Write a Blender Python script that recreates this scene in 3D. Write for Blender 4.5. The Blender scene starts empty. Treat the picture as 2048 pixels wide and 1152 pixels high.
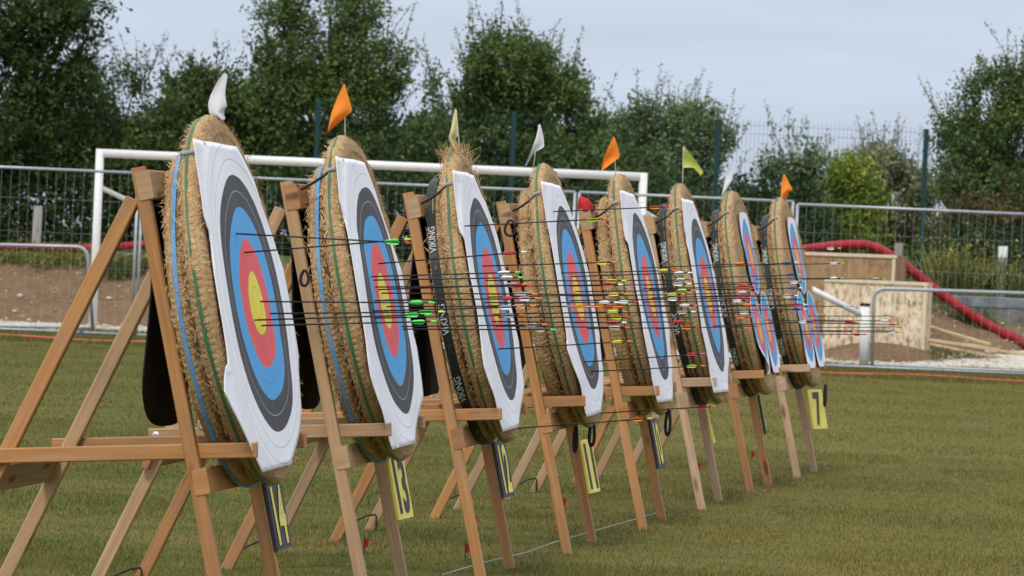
import bpy, math, random
import numpy as np
from mathutils import Vector, Matrix, noise as mnoise

random.seed(7)
RNG = np.random.default_rng(11)
sc = bpy.context.scene
COL = sc.collection
rad = math.radians

# ------------------------------------------------------------------ camera
F = 8800.0                      # focal length in pixels of a 2048 wide picture
CAMH = 1.455
ROLL = math.atan(0.044)
PITCH = math.atan(85.0 / F)
CAMR = (Matrix.Rotation(math.pi / 2 - PITCH, 3, 'X') @ Matrix.Rotation(ROLL, 3, 'Z'))
CAMP = Vector((0, 0, CAMH))


def ray(px, py):
    return CAMR @ Vector(((px - 1024) / F, -(py - 576) / F, -1.0))


def at(px, py, Y):
    d = ray(px, py)
    return CAMP + d * (Y / d.y)


def ground(px, py, z=0.0):
    d = ray(px, py)
    return CAMP + d * ((z - CAMH) / d.z)


cam = bpy.data.cameras.new('camera')
camo = bpy.data.objects.new('camera', cam)
COL.objects.link(camo)
camo.matrix_world = Matrix.Translation(CAMP) @ CAMR.to_4x4()
cam.sensor_width = 36.0
cam.lens = F / 2048 * 36.0
cam.clip_start = 0.5
cam.clip_end = 6000
cam.dof.use_dof = True
cam.dof.focus_distance = 18.5
cam.dof.aperture_fstop = 12.0
sc.camera = camo


# ------------------------------------------------------------------ node helpers
class NT:
    def __init__(self, name):
        self.m = bpy.data.materials.new(name)
        self.m.use_nodes = True
        self.t = self.m.node_tree
        self.b = self.t.nodes['Principled BSDF']
        self.b.inputs['Specular IOR Level'].default_value = 0.25

    def n(self, typ, **kw):
        nd = self.t.nodes.new(typ)
        for k, v in kw.items():
            if hasattr(nd, k):
                setattr(nd, k, v)
            else:
                nd.inputs[k].default_value = v
        return nd

    def l(self, a, b):
        self.t.links.new(a, b)

    def ramp(self, fac, stops, mode='LINEAR'):
        r = self.t.nodes.new('ShaderNodeValToRGB')
        r.color_ramp.interpolation = mode
        e = r.color_ramp.elements
        while len(e) < len(stops):
            e.new(0.5)
        for i, (p, c) in enumerate(stops):
            e[i].position = p
            e[i].color = (c[0], c[1], c[2], 1)
        self.l(fac, r.inputs[0])
        return r.outputs[0]

    def noise(self, vec, scale, detail=3, rough=0.55):
        nd = self.n('ShaderNodeTexNoise')
        nd.inputs['Scale'].default_value = scale
        nd.inputs['Detail'].default_value = detail
        nd.inputs['Roughness'].default_value = rough
        if vec is not None:
            self.l(vec, nd.inputs['Vector'])
        return nd.outputs['Fac']

    def mapping(self, vec, scale=(1, 1, 1), loc=(0, 0, 0)):
        nd = self.n('ShaderNodeMapping')
        nd.inputs['Scale'].default_value = scale
        nd.inputs['Location'].default_value = loc
        self.l(vec, nd.inputs['Vector'])
        return nd.outputs[0]

    def mix(self, fac, a, b, mode='MIX'):
        nd = self.n('ShaderNodeMix', data_type='RGBA', blend_type=mode)
        for sock, v in ((nd.inputs[0], fac), (nd.inputs[6], a), (nd.inputs[7], b)):
            if isinstance(v, (int, float)):
                sock.default_value = v
            elif isinstance(v, (tuple, list)):
                sock.default_value = (v[0], v[1], v[2], 1)
            else:
                self.l(v, sock)
        return nd.outputs[2]

    def math(self, op, a, b=0.0):
        nd = self.n('ShaderNodeMath', operation=op)
        for i, v in enumerate((a, b)):
            if isinstance(v, (int, float)):
                nd.inputs[i].default_value = v
            else:
                self.l(v, nd.inputs[i])
        return nd.outputs[0]

    def color(self, c):
        if isinstance(c, (tuple, list)):
            self.b.inputs['Base Color'].default_value = (c[0], c[1], c[2], 1)
        else:
            self.l(c, self.b.inputs['Base Color'])
        return self

    def rough(self, r):
        self.b.inputs['Roughness'].default_value = r
        return self

    def bump(self, h, strength=0.3, dist=0.01):
        nd = self.n('ShaderNodeBump')
        nd.inputs['Strength'].default_value = strength
        nd.inputs['Distance'].default_value = dist
        self.l(h, nd.inputs['Height'])
        self.l(nd.outputs[0], self.b.inputs['Normal'])
        return self

    @property
    def obj(self):
        return self.n('ShaderNodeTexCoord').outputs['Object']

    @property
    def uv(self):
        return self.n('ShaderNodeTexCoord').outputs['UV']

    @property
    def pos(self):
        return self.n('ShaderNodeNewGeometry').outputs['Position']

    @property
    def island(self):
        return self.n('ShaderNodeNewGeometry').outputs['Random Per Island']

    @property
    def orand(self):
        return self.n('ShaderNodeObjectInfo').outputs['Random']


def plain(name, c, rough=0.6, var=0.12, scale=30, metal=0.0, spec=None):
    t = NT(name)
    f = t.noise(t.obj, scale, 4)
    lo = tuple(x * (1 - var) for x in c)
    hi = tuple(min(1, x * (1 + var)) for x in c)
    t.color(t.ramp(f, [(0.3, lo), (0.7, hi)])).rough(rough)
    t.b.inputs['Metallic'].default_value = metal
    if spec is not None:
        t.b.inputs['Specular IOR Level'].default_value = spec
    return t.m


# ------------------------------------------------------------------ materials
def wood_mat(name, a, b, knot, weather=0.0):
    t = NT(name)
    rnd = t.orand
    mp = t.n('ShaderNodeMapping')
    t.l(t.uv, mp.inputs['Vector'])
    cmb = t.n('ShaderNodeCombineXYZ')
    t.l(t.math('MULTIPLY', rnd, 37.0), cmb.inputs[0])
    t.l(t.math('MULTIPLY', rnd, 91.0), cmb.inputs[1])
    t.l(cmb.outputs[0], mp.inputs['Location'])
    v = mp.outputs[0]
    g1 = t.noise(t.mapping(v, (2.2, 55, 1)), 1.0, 4, 0.6)
    g2 = t.noise(t.mapping(v, (1.3, 9, 1)), 1.0, 3, 0.5)
    c = t.ramp(g1, [(0.28, tuple(x * 0.72 for x in a)), (0.5, a), (0.75, b)])
    c = t.mix(t.math('MULTIPLY', t.ramp(g2, [(0.35, (0, 0, 0)), (0.65, (1, 1, 1))]), 0.45), c, tuple(x * 0.8 for x in a))
    vo = t.n('ShaderNodeTexVoronoi')
    vo.inputs['Scale'].default_value = 1.0
    t.l(t.mapping(v, (2.6, 9.0, 1)), vo.inputs['Vector'])
    kf = t.ramp(vo.outputs['Distance'], [(0.0, (1, 1, 1)), (0.10, (0.75, 0.75, 0.75)), (0.17, (0, 0, 0))])
    c = t.mix(kf, c, knot)
    st = t.noise(t.mapping(v, (2.5, 7, 1)), 1.5, 5, 0.65)
    c = t.mix(t.ramp(st, [(0.48, (0, 0, 0)), (0.75, (weather, weather, weather))]), c, (0.22, 0.18, 0.15))
    br = t.n('ShaderNodeHueSaturation')
    t.l(c, br.inputs['Color'])
    t.l(t.math('ADD', t.math('MULTIPLY', rnd, 0.3), 0.85), br.inputs['Value'])
    t.color(br.outputs[0]).rough(0.65)
    t.bump(g1, 0.25, 0.004)
    return t.m


WOODS = {
    'orange': wood_mat('pine_orange', (0.44, 0.212, 0.076), (0.56, 0.295, 0.118), (0.13, 0.05, 0.022), 0.5),
    'tan': wood_mat('pine_tan', (0.43, 0.272, 0.142), (0.55, 0.36, 0.205), (0.13, 0.06, 0.03), 0.55),
    'pale': wood_mat('pine_pale', (0.48, 0.31, 0.19), (0.60, 0.42, 0.28), (0.15, 0.08, 0.045), 0.6),
}


def straw_mat(name, dark, mid, light, sc_=1.0):
    t = NT(name)
    o = t.obj
    isl = t.island
    f1 = t.noise(o, 22 * sc_, 5, 0.7)
    f2 = t.noise(t.mapping(o, (130, 60, 60)), 1.0, 3, 0.6)
    base = t.ramp(f1, [(0.25, dark), (0.5, mid), (0.75, light)])
    base = t.mix(0.45, base, t.ramp(f2, [(0.3, dark), (0.7, light)]))
    c = t.mix(0.5, base, t.ramp(isl, [(0.0, tuple(x * 0.9 for x in dark)), (0.4, mid), (1.0, light)]))
    sp = t.n('ShaderNodeSeparateXYZ')
    t.l(o, sp.inputs[0])
    ang = t.math('ARCTAN2', sp.outputs[1], sp.outputs[2])
    wv = t.math('SINE', t.math('ADD', t.math('MULTIPLY', ang, 165.0), t.math('MULTIPLY', f1, 4.0)))
    wx = t.math('SINE', t.math('ADD', t.math('MULTIPLY', sp.outputs[0], 160.0), t.math('MULTIPLY', f1, 4.0)))
    st = t.ramp(t.math('MULTIPLY', t.math('ADD', wv, wx), 0.5), [(0.0, (0.35, 0.35, 0.35)), (0.45, (1, 1, 1))])
    t.color(c).rough(0.8)
    f3 = t.noise(t.mapping(o, (40, 210, 210)), 1.0, 3, 0.7)
    c = t.mix(t.ramp(f3, [(0.42, (0.55, 0.55, 0.55)), (0.58, (0, 0, 0))]), c, dark)
    t.color(c)
    t.bump(t.mix(0.36, t.mix(0.5, f1, f3), st), 0.8, 0.013)
    return t.m


STRAW = straw_mat('straw', (0.235, 0.125, 0.046), (0.585, 0.385, 0.178), (0.87, 0.66, 0.39))


def face_mat(name, bands, lines, noise_amp=0.0035):
    """rings of a printed target face: bands = [(radius, colour)], lines = [(radius, colour)]; radius from the object's own origin"""
    t = NT(name)
    o = t.obj
    sep = t.n('ShaderNodeSeparateXYZ')
    t.l(o, sep.inputs[0])
    y, z = sep.outputs[1], sep.outputs[2]
    r = t.math('SQRT', t.math('ADD', t.math('MULTIPLY', y, y), t.math('MULTIPLY', z, z)))
    rw = t.math('ADD', r, t.math('MULTIPLY', t.math('SUBTRACT', t.noise(o, 7, 2), 0.5), noise_amp * 2))
    stops = []
    prev = 0.0
    for rr, c in bands:
        stops.append((prev, c))
        prev = rr
    c = t.ramp(rw, stops, 'CONSTANT')
    for lr, lc in lines:
        d = t.math('ABSOLUTE', t.math('SUBTRACT', rw, lr))
        m = t.math('LESS_THAN', d, 0.0017)
        c = t.mix(t.math('MULTIPLY', m, 0.6), c, lc)
    # creases and grubby handling marks of the paper
    g = t.noise(o, 5, 5, 0.6)
    c = t.mix(t.ramp(g, [(0.55, (0, 0, 0)), (0.8, (0.10, 0.10, 0.10))]), c, (0.45, 0.42, 0.38))
    t.color(c).rough(0.62)
    t.bump(t.noise(t.mapping(o, (8, 8, 3)), 2.0, 3), 0.25, 0.02)
    return t.m


WHT = (0.86, 0.85, 0.88); BLK = (0.060, 0.058, 0.063); BLU = (0.085, 0.37, 0.72)
RED = (0.80, 0.112, 0.118); GLD = (0.84, 0.69, 0.07)
K = 0.113
FACE_BIG = face_mat('ringed_paper', [(K, GLD), (2 * K, RED), (3 * K, BLU), (4 * K, BLK), (9, WHT)],
                    [(K * 0.5, (0.3, 0.22, 0.02)), (K, (0.2, 0.1, 0.02)), (K * 1.5, (0.5, 0.05, 0.06)), (K * 2.5, (0.05, 0.22, 0.45)),
                     (K * 3.5, (0.6, 0.6, 0.62)), (K * 4.5, (0.3, 0.3, 0.32)), (K * 5, (0.3, 0.3, 0.32)), (K * 5.35, (0.45, 0.45, 0.47))])
GLD2 = (0.80, 0.47, 0.06)
FACE_SMALL = face_mat('small_ringed_paper', [(0.08, GLD2), (0.16, RED), (0.238, BLU), (9, WHT)],
                      [(0.04, (0.4, 0.25, 0.02)), (0.12, (0.5, 0.05, 0.06)), (0.20, (0.05, 0.22, 0.45))], 0.002)


def tape_mat(name, c, dirt):
    t = NT(name)
    n = t.noise(t.obj, 45, 4, 0.7)
    t.color(t.ramp(n, [(0.38, dirt), (0.5, c), (0.8, tuple(min(1, x * 1.25) for x in c))])).rough(0.5)
    return t.m


GREEN_TAPE = tape_mat('green_strap', (0.038, 0.155, 0.075), (0.10, 0.09, 0.04))
BLUE_TAPE = tape_mat('blue_strap', (0.10, 0.27, 0.50), (0.10, 0.20, 0.32))
DARK_TAPE = tape_mat('dark_green_strap', (0.011, 0.017, 0.014), (0.025, 0.028, 0.023))
LETTER = plain('strap_lettering', (0.42, 0.44, 0.42), 0.6, 0.3, 120)
BLACKCORD = plain('black_webbing', (0.02, 0.02, 0.024), 0.7)
GREYCORD = plain('grey_webbing', (0.35, 0.36, 0.40), 0.6)
BUCKLE = plain('buckle_metal', (0.5, 0.5, 0.52), 0.35, metal=0.9)


def rubber():
    t = NT('black_rubber_sheet')
    n = t.noise(t.obj, 6, 5, 0.6)
    t.color(t.ramp(n, [(0.3, (0.010, 0.010, 0.012)), (0.75, (0.022, 0.022, 0.027))])).rough(0.75)
    t.bump(t.noise(t.mapping(t.obj, (3, 3, 0.8)), 3, 3), 0.3, 0.03)
    return t.m


RUBBER = rubber()
STEEL = plain('galvanised_bolt', (0.6, 0.6, 0.62), 0.35, metal=0.9)
IRON = plain('dark_iron', (0.05, 0.04, 0.04), 0.6, metal=0.5)
YEL = plain('yellow_board', (0.82, 0.68, 0.14), 0.6, 0.14, 9)
DRK = plain('dark_grey_board', (0.055, 0.056, 0.062), 0.6, 0.2, 9)


def cloth_mat(name, c, transl=0.25):
    t = NT(name)
    n = t.noise(t.obj, 30, 4)
    t.color(t.ramp(n, [(0.3, tuple(x * 0.88 for x in c)), (0.7, c)])).rough(0.8)
    out = t.t.nodes['Material Output']
    tr = t.n('ShaderNodeBsdfTranslucent')
    tr.inputs['Color'].default_value = (c[0], c[1], c[2], 1)
    mx = t.n('ShaderNodeMixShader')
    mx.inputs[0].default_value = transl
    t.l(t.b.outputs[0], mx.inputs[1])
    t.l(tr.outputs[0], mx.inputs[2])
    t.l(mx.outputs[0], out.inputs['Surface'])
    return t.m


CL_WHITE = cloth_mat('white_cloth', (0.78, 0.77, 0.80))
CL_ORANGE = cloth_mat('orange_cloth', (0.96, 0.33, 0.04), 0.3)
CL_CREAM = cloth_mat('cream_cloth', (0.74, 0.68, 0.36))
CL_LIME = cloth_mat('lime_cloth', (0.52, 0.56, 0.13))
CL_RED = cloth_mat('red_cloth', (0.50, 0.022, 0.022), 0.1)
ROD = plain('white_rod', (0.7, 0.7, 0.7), 0.5)

SHAFT = plain('carbon_shaft', (0.018, 0.017, 0.018), 0.4)
WRAP = plain('orange_wrap', (0.85, 0.22, 0.02), 0.5)
VANE = {
    'green': (0.12, 0.70, 0.12), 'lime': (0.55, 0.75, 0.06), 'yellow': (0.72, 0.62, 0.05), 'white': (0.80, 0.80, 0.82),
    'grey': (0.42, 0.43, 0.45), 'red': (0.62, 0.03, 0.06), 'orange': (0.85, 0.20, 0.03), 'blue': (0.04, 0.10, 0.40), 'pink': (0.75, 0.10, 0.22)}
VANEM = {k: plain('vane_' + k, v, 0.5, 0.1) for k, v in VANE.items()}

WPAINT = NT('white_painted_steel')
_n = WPAINT.noise(WPAINT.obj, 9, 6, 0.7)
WPAINT.color(WPAINT.ramp(_n, [(0.0, (0.78, 0.77, 0.74)), (0.60, (0.72, 0.71, 0.68)), (0.72, (0.42, 0.40, 0.36))])).rough(0.45)
WPAINT = WPAINT.m
GALV = plain('galvanised_tube', (0.40, 0.42, 0.45), 0.45, 0.15, 14, metal=0.35)
WIRE = plain('galvanised_wire', (0.36, 0.39, 0.37), 0.5, 0.15, 10, metal=0.3)
GREENMETAL = plain('green_coated_steel', (0.010, 0.042, 0.040), 0.5)
GREYTIMBER = wood_mat('weathered_post', (0.31, 0.29, 0.27), (0.42, 0.40, 0.38), (0.12, 0.11, 0.10), 0.3)
PLANKW = wood_mat('raw_plank', (0.50, 0.36, 0.20), (0.62, 0.48, 0.30), (0.25, 0.15, 0.08), 0.3)


def duct_mat():
    t = NT('red_corrugated_duct')
    u = t.n('ShaderNodeSeparateXYZ')
    t.l(t.uv, u.inputs[0])
    w = t.math('SINE', t.math('MULTIPLY', u.outputs[0], 210.0))
    c = t.ramp(t.noise(t.obj, 5, 4), [(0.3, (0.24, 0.013, 0.022)), (0.7, (0.40, 0.028, 0.036))])
    t.color(c).rough(0.45)
    t.bump(w, 0.6, 0.01)
    return t.m


DUCT = duct_mat()


def osb_mat(name, lo, mid, hi, chips=1.0):
    t = NT(name)
    o = t.obj
    vo = t.n('ShaderNodeTexVoronoi')
    vo.inputs['Scale'].default_value = 1.0
    wob = t.noise(o, 8, 3)
    mv = t.mapping(o, (22, 22, 9))
    add = t.n('ShaderNodeVectorMath', operation='ADD')
    t.l(mv, add.inputs[0])
    sc2 = t.n('ShaderNodeVectorMath', operation='SCALE')
    cmb = t.n('ShaderNodeCombineXYZ')
    t.l(wob, cmb.inputs[0]); t.l(wob, cmb.inputs[2])
    t.l(cmb.outputs[0], sc2.inputs[0]); sc2.inputs['Scale'].default_value = 3.5
    t.l(sc2.outputs[0], add.inputs[1])
    t.l(add.outputs[0], vo.inputs['Vector'])
    sepc = t.n('ShaderNodeSeparateColor')
    t.l(vo.outputs['Color'], sepc.inputs[0])
    c = t.ramp(sepc.outputs[0], [(0.0, mid), (0.6, hi), (1.0, mid)])
    dk = t.ramp(t.noise(t.mapping(o, (17, 17, 7)), 1.0, 5, 0.7), [(0.475, (0, 0, 0)), (0.64, (chips, chips, chips))])
    c = t.mix(dk, c, lo)
    st = t.ramp(t.noise(o, 2.2, 4), [(0.45, (0, 0, 0)), (0.75, (0.45, 0.45, 0.45))])
    c = t.mix(st, c, (0.30, 0.19, 0.09))
    t.color(c).rough(0.75)
    return t.m


OSB = osb_mat('strand_board', (0.20, 0.11, 0.05), (0.66, 0.52, 0.33), (0.80, 0.68, 0.50), 0.95)
PLY = osb_mat('muddy_board', (0.17, 0.09, 0.04), (0.30, 0.18, 0.085), (0.40, 0.26, 0.13), 0.6)


def concrete_mat():
    t = NT('concrete')
    n = t.noise(t.obj, 4, 6, 0.65)
    t.color(t.ramp(n, [(0.35, (0.10, 0.10, 0.09)), (0.65, (0.24, 0.235, 0.21))])).rough(0.9)
    return t.m


CONC = concrete_mat()


def grass_color(t, v=None):
    o = t.pos
    big = t.noise(t.mapping(o, (0.30, 0.75, 1)), 1.0, 5, 0.62)
    mid = t.noise(t.mapping(o, (2.2, 3.2, 1)), 1.0, 5, 0.7)
    sx = t.n('ShaderNodeSeparateXYZ')
    t.l(o, sx.inputs[0])
    c1 = t.ramp(big, [(0.34, (0.063, 0.094, 0.017)), (0.50, (0.118, 0.118, 0.028)), (0.66, (0.182, 0.138, 0.041))])
    c2 = t.ramp(mid, [(0.36, (0.054, 0.078, 0.015)), (0.64, (0.186, 0.148, 0.046))])
    c = t.mix(0.5, c1, c2)
    # the grass is drier towards the right of the field
    dry = t.math('ADD', t.math('MULTIPLY', sx.outputs[0], 0.30), t.math('MULTIPLY', t.noise(o, 0.6, 3), 0.8))
    return t.mix(t.ramp(dry, [(0.25, (0, 0, 0)), (0.95, (0.40, 0.40, 0.40))]), c, (0.190, 0.148, 0.046))


def turf_mat():
    t = NT('mown_turf')
    c = grass_color(t)
    f = t.noise(t.mapping(t.pos, (60, 14, 60)), 1.0, 4, 0.7)
    c = t.mix(t.ramp(f, [(0.35, (0.6, 0.6, 0.6)), (0.6, (0, 0, 0))]), c, (0.053, 0.050, 0.014))
    t.color(c).rough(0.95)
    t.b.inputs['Specular IOR Level'].default_value = 0.05
    return t.m


def blade_mat():
    t = NT('grass_blade')
    c = grass_color(t)
    c = t.mix(0.42, c, t.ramp(t.island, [(0.0, (0.077, 0.098, 0.021)), (0.45, (0.134, 0.125, 0.031)), (0.75, (0.179, 0.142, 0.042)), (1.0, (0.322, 0.249, 0.098))]))
    t.color(c).rough(0.8)
    t.b.inputs['Specular IOR Level'].default_value = 0.1
    return t.m


TURF = turf_mat()
BLADE = blade_mat()


def soil_mat():
    t = NT('stony_soil')
    o = t.pos
    n1 = t.noise(o, 1.7, 6, 0.65)
    n2 = t.noise(o, 14, 5, 0.7)
    c = t.ramp(n1, [(0.3, (0.115, 0.068, 0.036)), (0.5, (0.185, 0.115, 0.064)), (0.7, (0.26, 0.175, 0.105))])
    c = t.mix(0.5, c, t.ramp(n2, [(0.3, (0.085, 0.05, 0.028)), (0.7, (0.28, 0.19, 0.115))]))
    # grass colonises the upper edge and everything beyond it
    sep = t.n('ShaderNodeSeparateXYZ')
    t.l(o, sep.inputs[0])
    up = t.math('ADD', sep.outputs[1], t.math('MULTIPLY', t.noise(o, 2.5, 4), 2.2))
    c = t.mix(t.ramp(t.math('MULTIPLY', t.math('SUBTRACT', up, 67.1), 1.0), [(0.0, (0, 0, 0)), (0.9, (1, 1, 1))]), c,
              t.ramp(n2, [(0.3, (0.06, 0.075, 0.02)), (0.7, (0.17, 0.16, 0.06))]))
    t.color(c).rough(0.95)
    t.bump(n2, 0.9, 0.05)
    t.b.inputs['Specular IOR Level'].default_value = 0.05
    return t.m


SOIL = soil_mat()


def chalk_mat():
    t = NT('chalk_gravel')
    n = t.noise(t.pos, 26, 5, 0.7)
    c = t.ramp(n, [(0.30, (0.34, 0.30, 0.24)), (0.48, (0.58, 0.53, 0.44)), (0.68, (0.74, 0.70, 0.61))])
    c = t.mix(t.ramp(t.noise(t.pos, 2.0, 4), [(0.52, (0, 0, 0)), (0.72, (0.7, 0.7, 0.7))]), c, (0.22, 0.17, 0.11))
    t.color(c).rough(0.9)
    t.bump(n, 1.0, 0.04)
    return t.m


CHALK = chalk_mat()


def leaf_mat(name, cols, transl=0.3):
    t = NT(name)
    isl = t.island
    st = [(i / (len(cols) - 1), c) for i, c in enumerate(cols)]
    c = t.ramp(isl, st)
    big = t.noise(t.pos, 1.3, 3)
    hs = t.n('ShaderNodeHueSaturation')
    t.l(c, hs.inputs['Color'])
    fine = t.noise(t.pos, 4.5, 2)
    hs.inputs['Saturation'].default_value = 1.08
    t.l(t.math('ADD', t.math('ADD', t.math('MULTIPLY', big, 1.3), t.math('MULTIPLY', fine, 1.1)), -0.15), hs.inputs['Value'])  # noise paints lit leaf clumps and shaded hollows into the colour
    t.color(hs.outputs[0]).rough(0.55)
    t.b.inputs['Specular IOR Level'].default_value = 0.3
    out = t.t.nodes['Material Output']
    tr = t.n('ShaderNodeBsdfTranslucent')
    t.l(hs.outputs[0], tr.inputs['Color'])
    mx = t.n('ShaderNodeMixShader')
    mx.inputs[0].default_value = transl
    t.l(t.b.outputs[0], mx.inputs[1])
    t.l(tr.outputs[0], mx.inputs[2])
    t.l(mx.outputs[0], out.inputs['Surface'])
    return t.m


LEAF = {
    'deep': leaf_mat('leaf_deep', [(0.024, 0.046, 0.016), (0.045, 0.074, 0.021), (0.068, 0.098, 0.027)]),
    'green': leaf_mat('leaf_green', [(0.045, 0.078, 0.024), (0.077, 0.121, 0.033), (0.129, 0.168, 0.051)]),
    'mid': leaf_mat('leaf_mid', [(0.060, 0.099, 0.033), (0.099, 0.149, 0.044), (0.163, 0.209, 0.069)]),
    'grey': leaf_mat('leaf_grey', [(0.094, 0.142, 0.065), (0.145, 0.204, 0.090), (0.223, 0.275, 0.136)]),
    'bright': leaf_mat('leaf_bright', [(0.094, 0.150, 0.025), (0.179, 0.239, 0.036), (0.342, 0.354, 0.054)]),
    'dusty': leaf_mat('leaf_dusty', [(0.163, 0.185, 0.090), (0.248, 0.265, 0.145), (0.342, 0.345, 0.209)]),
    'brown': leaf_mat('leaf_brown', [(0.060, 0.071, 0.029), (0.129, 0.106, 0.044), (0.205, 0.133, 0.054)]),
    'weed': leaf_mat('leaf_weed', [(0.085, 0.106, 0.033), (0.171, 0.195, 0.054), (0.325, 0.300, 0.109)]),
}
BARK = plain('bark', (0.07, 0.055, 0.042), 0.9, 0.35, 9)
FLOWER = plain('yellow_flower', (0.75, 0.52, 0.03), 0.7)


# ------------------------------------------------------------------ mesh helpers
class MB:
    def __init__(self):
        self.v = []; self.f = []; self.uv = []; self.mi = []

    def add(self, vs, fs, uvs=None, mi=0):
        o = len(self.v)
        self.v.extend([tuple(p) for p in vs])
        for k, f in enumerate(fs):
            self.f.append(tuple(i + o for i in f))
            self.uv.append(uvs[k] if uvs else [(0, 0)] * len(f))
            self.mi.append(mi)

    def bar(self, p0, p1, w, h, up=(0, 0, 1), ch=0.004, mi=0):
        """chamfered timber from p0 to p1; w across, h along up"""
        p0, p1 = Vector(p0), Vector(p1)
        d = p1 - p0
        L = d.length
        d.normalize()
        s = d.cross(Vector(up)).normalized()
        u = s.cross(d).normalized()
        a, b = w / 2, h / 2
        prof = [(a - ch, b), (a, b - ch), (a, -b + ch), (a - ch, -b), (-a + ch, -b), (-a, -b + ch), (-a, b - ch), (-a + ch, b)]
        per = [0]
        for i in range(8):
            q, r = prof[i], prof[(i + 1) % 8]
            per.append(per[-1] + math.hypot(q[0] - r[0], q[1] - r[1]))
        o = random.random() * 5
        vs = [p0 + s * x + u * y for x, y in prof] + [p1 + s * x + u * y for x, y in prof]
        fs, uvs = [], []
        for i in range(8):
            j = (i + 1) % 8
            fs.append((i, j, j + 8, i + 8))
            uvs.append([(o, per[i]), (o, per[i + 1]), (o + L, per[i + 1]), (o + L, per[i])])
        fs.append(tuple(range(7, -1, -1)))
        uvs.append([(o + prof[i][0], prof[i][1]) for i in range(7, -1, -1)])
        fs.append(tuple(range(8, 16)))
        uvs.append([(o + L + prof[i][0], prof[i][1]) for i in range(8)])
        self.add(vs, fs, uvs, mi)
        return self

    def tube(self, pts, r, n=8, cap=True, mi=0):
        pts = [Vector(p) for p in pts]
        rs = r if isinstance(r, (list, tuple)) else [r] * len(pts)
        vs, fs, uvs = [], [], []
        prev = None
        dist = 0
        ds = []
        for i, p in enumerate(pts):
            t = (pts[min(i + 1, len(pts) - 1)] - pts[max(i - 1, 0)])
            t = t.normalized() if t.length > 1e-9 else Vector((0, 0, 1))
            if prev is None:
                s = t.orthogonal().normalized()
            else:
                s = (prev - t * prev.dot(t))
                s = s.normalized() if s.length > 1e-6 else t.orthogonal().normalized()
            prev = s
            q = t.cross(s)
            if i:
                dist += (pts[i] - pts[i - 1]).length
            ds.append(dist)
            for k in range(n):
                a = 2 * math.pi * k / n
                vs.append(p + (s * math.cos(a) + q * math.sin(a)) * rs[i])
        for i in range(len(pts) - 1):
            for k in range(n):
                k2 = (k + 1) % n
                fs.append((i * n + k, i * n + k2, (i + 1) * n + k2, (i + 1) * n + k))
                uvs.append([(ds[i], k / n), (ds[i], (k + 1) / n), (ds[i + 1], (k + 1) / n), (ds[i + 1], k / n)])
        if cap:
            fs.append(tuple(range(n - 1, -1, -1))); uvs.append([(0, 0)] * n)
            fs.append(tuple((len(pts) - 1) * n + k for k in range(n))); uvs.append([(0, 0)] * n)
        self.add(vs, fs, uvs, mi)
        return self

    def build(self, name, mat, parent=None, smooth=False, label=None):
        me = bpy.data.meshes.new(name)
        me.from_pydata(self.v, [], self.f)
        ul = me.uv_layers.new(name='UVMap')
        flat = [c for f in self.uv for p in f for c in p]
        ul.data.foreach_set('uv', flat)
        for m in (mat if isinstance(mat, (list, tuple)) else [mat]):
            me.materials.append(m)
        me.polygons.foreach_set('material_index', self.mi)
        if smooth:
            me.polygons.foreach_set('use_smooth', [True] * len(self.f))
        me.update()
        return link(name, me, parent, label)


def link(name, me, parent=None, label=None):
    o = bpy.data.objects.new(name, me)
    COL.objects.link(o)
    if parent is not None:
        o.parent = parent
    if label:
        o['label'] = label
    return o


def np_mesh(name, V, Fq, mat, parent=None, smooth=False):
    """fast mesh from numpy arrays (all faces with the same number of corners)"""
    me = bpy.data.meshes.new(name)
    V = np.asarray(V, dtype=np.float32)
    Fq = np.asarray(Fq, dtype=np.int32)
    k = Fq.shape[1]
    me.vertices.add(len(V))
    me.vertices.foreach_set('co', V.ravel())
    me.loops.add(Fq.size)
    me.loops.foreach_set('vertex_index', Fq.ravel())
    me.polygons.add(len(Fq))
    me.polygons.foreach_set('loop_start', np.arange(0, Fq.size, k, dtype=np.int32))
    me.polygons.foreach_set('loop_total', np.full(len(Fq), k, dtype=np.int32))
    if smooth:
        me.polygons.foreach_set('use_smooth', np.ones(len(Fq), dtype=bool))
    me.materials.append(mat)
    me.update(calc_edges=True)
    me.validate()
    return link(name, me, parent)


def tag(o, label=None, cat=None, group=None, kind=None):
    if label: o['label'] = label
    if cat: o['category'] = cat
    if group: o['group'] = group
    if kind: o['kind'] = kind
    return o


def empty(name, loc=(0, 0, 0), mat=None):
    o = bpy.data.objects.new(name, None)
    COL.objects.link(o)
    o.empty_display_size = 0.1
    if mat is not None:
        o.matrix_world = mat
    else:
        o.location = loc
    return o


def text_mesh(s, size=1.0, bold=0.0):
    cu = bpy.data.curves.new('lettering', 'FONT')
    cu.body = s
    cu.size = size
    cu.offset = bold
    cu.align_x = 'CENTER'
    cu.align_y = 'CENTER'
    cu.resolution_u = 4
    ob = bpy.data.objects.new('lettering', cu)
    COL.objects.link(ob)
    dg = bpy.context.evaluated_depsgraph_get()
    me = bpy.data.meshes.new_from_object(ob.evaluated_get(dg))
    vs = [v.co.copy() for v in me.vertices]
    fs = [tuple(p.vertices) for p in me.polygons]
    bpy.data.objects.remove(ob)
    bpy.data.curves.remove(cu)
    bpy.data.meshes.remove(me)
    return vs, fs


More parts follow.
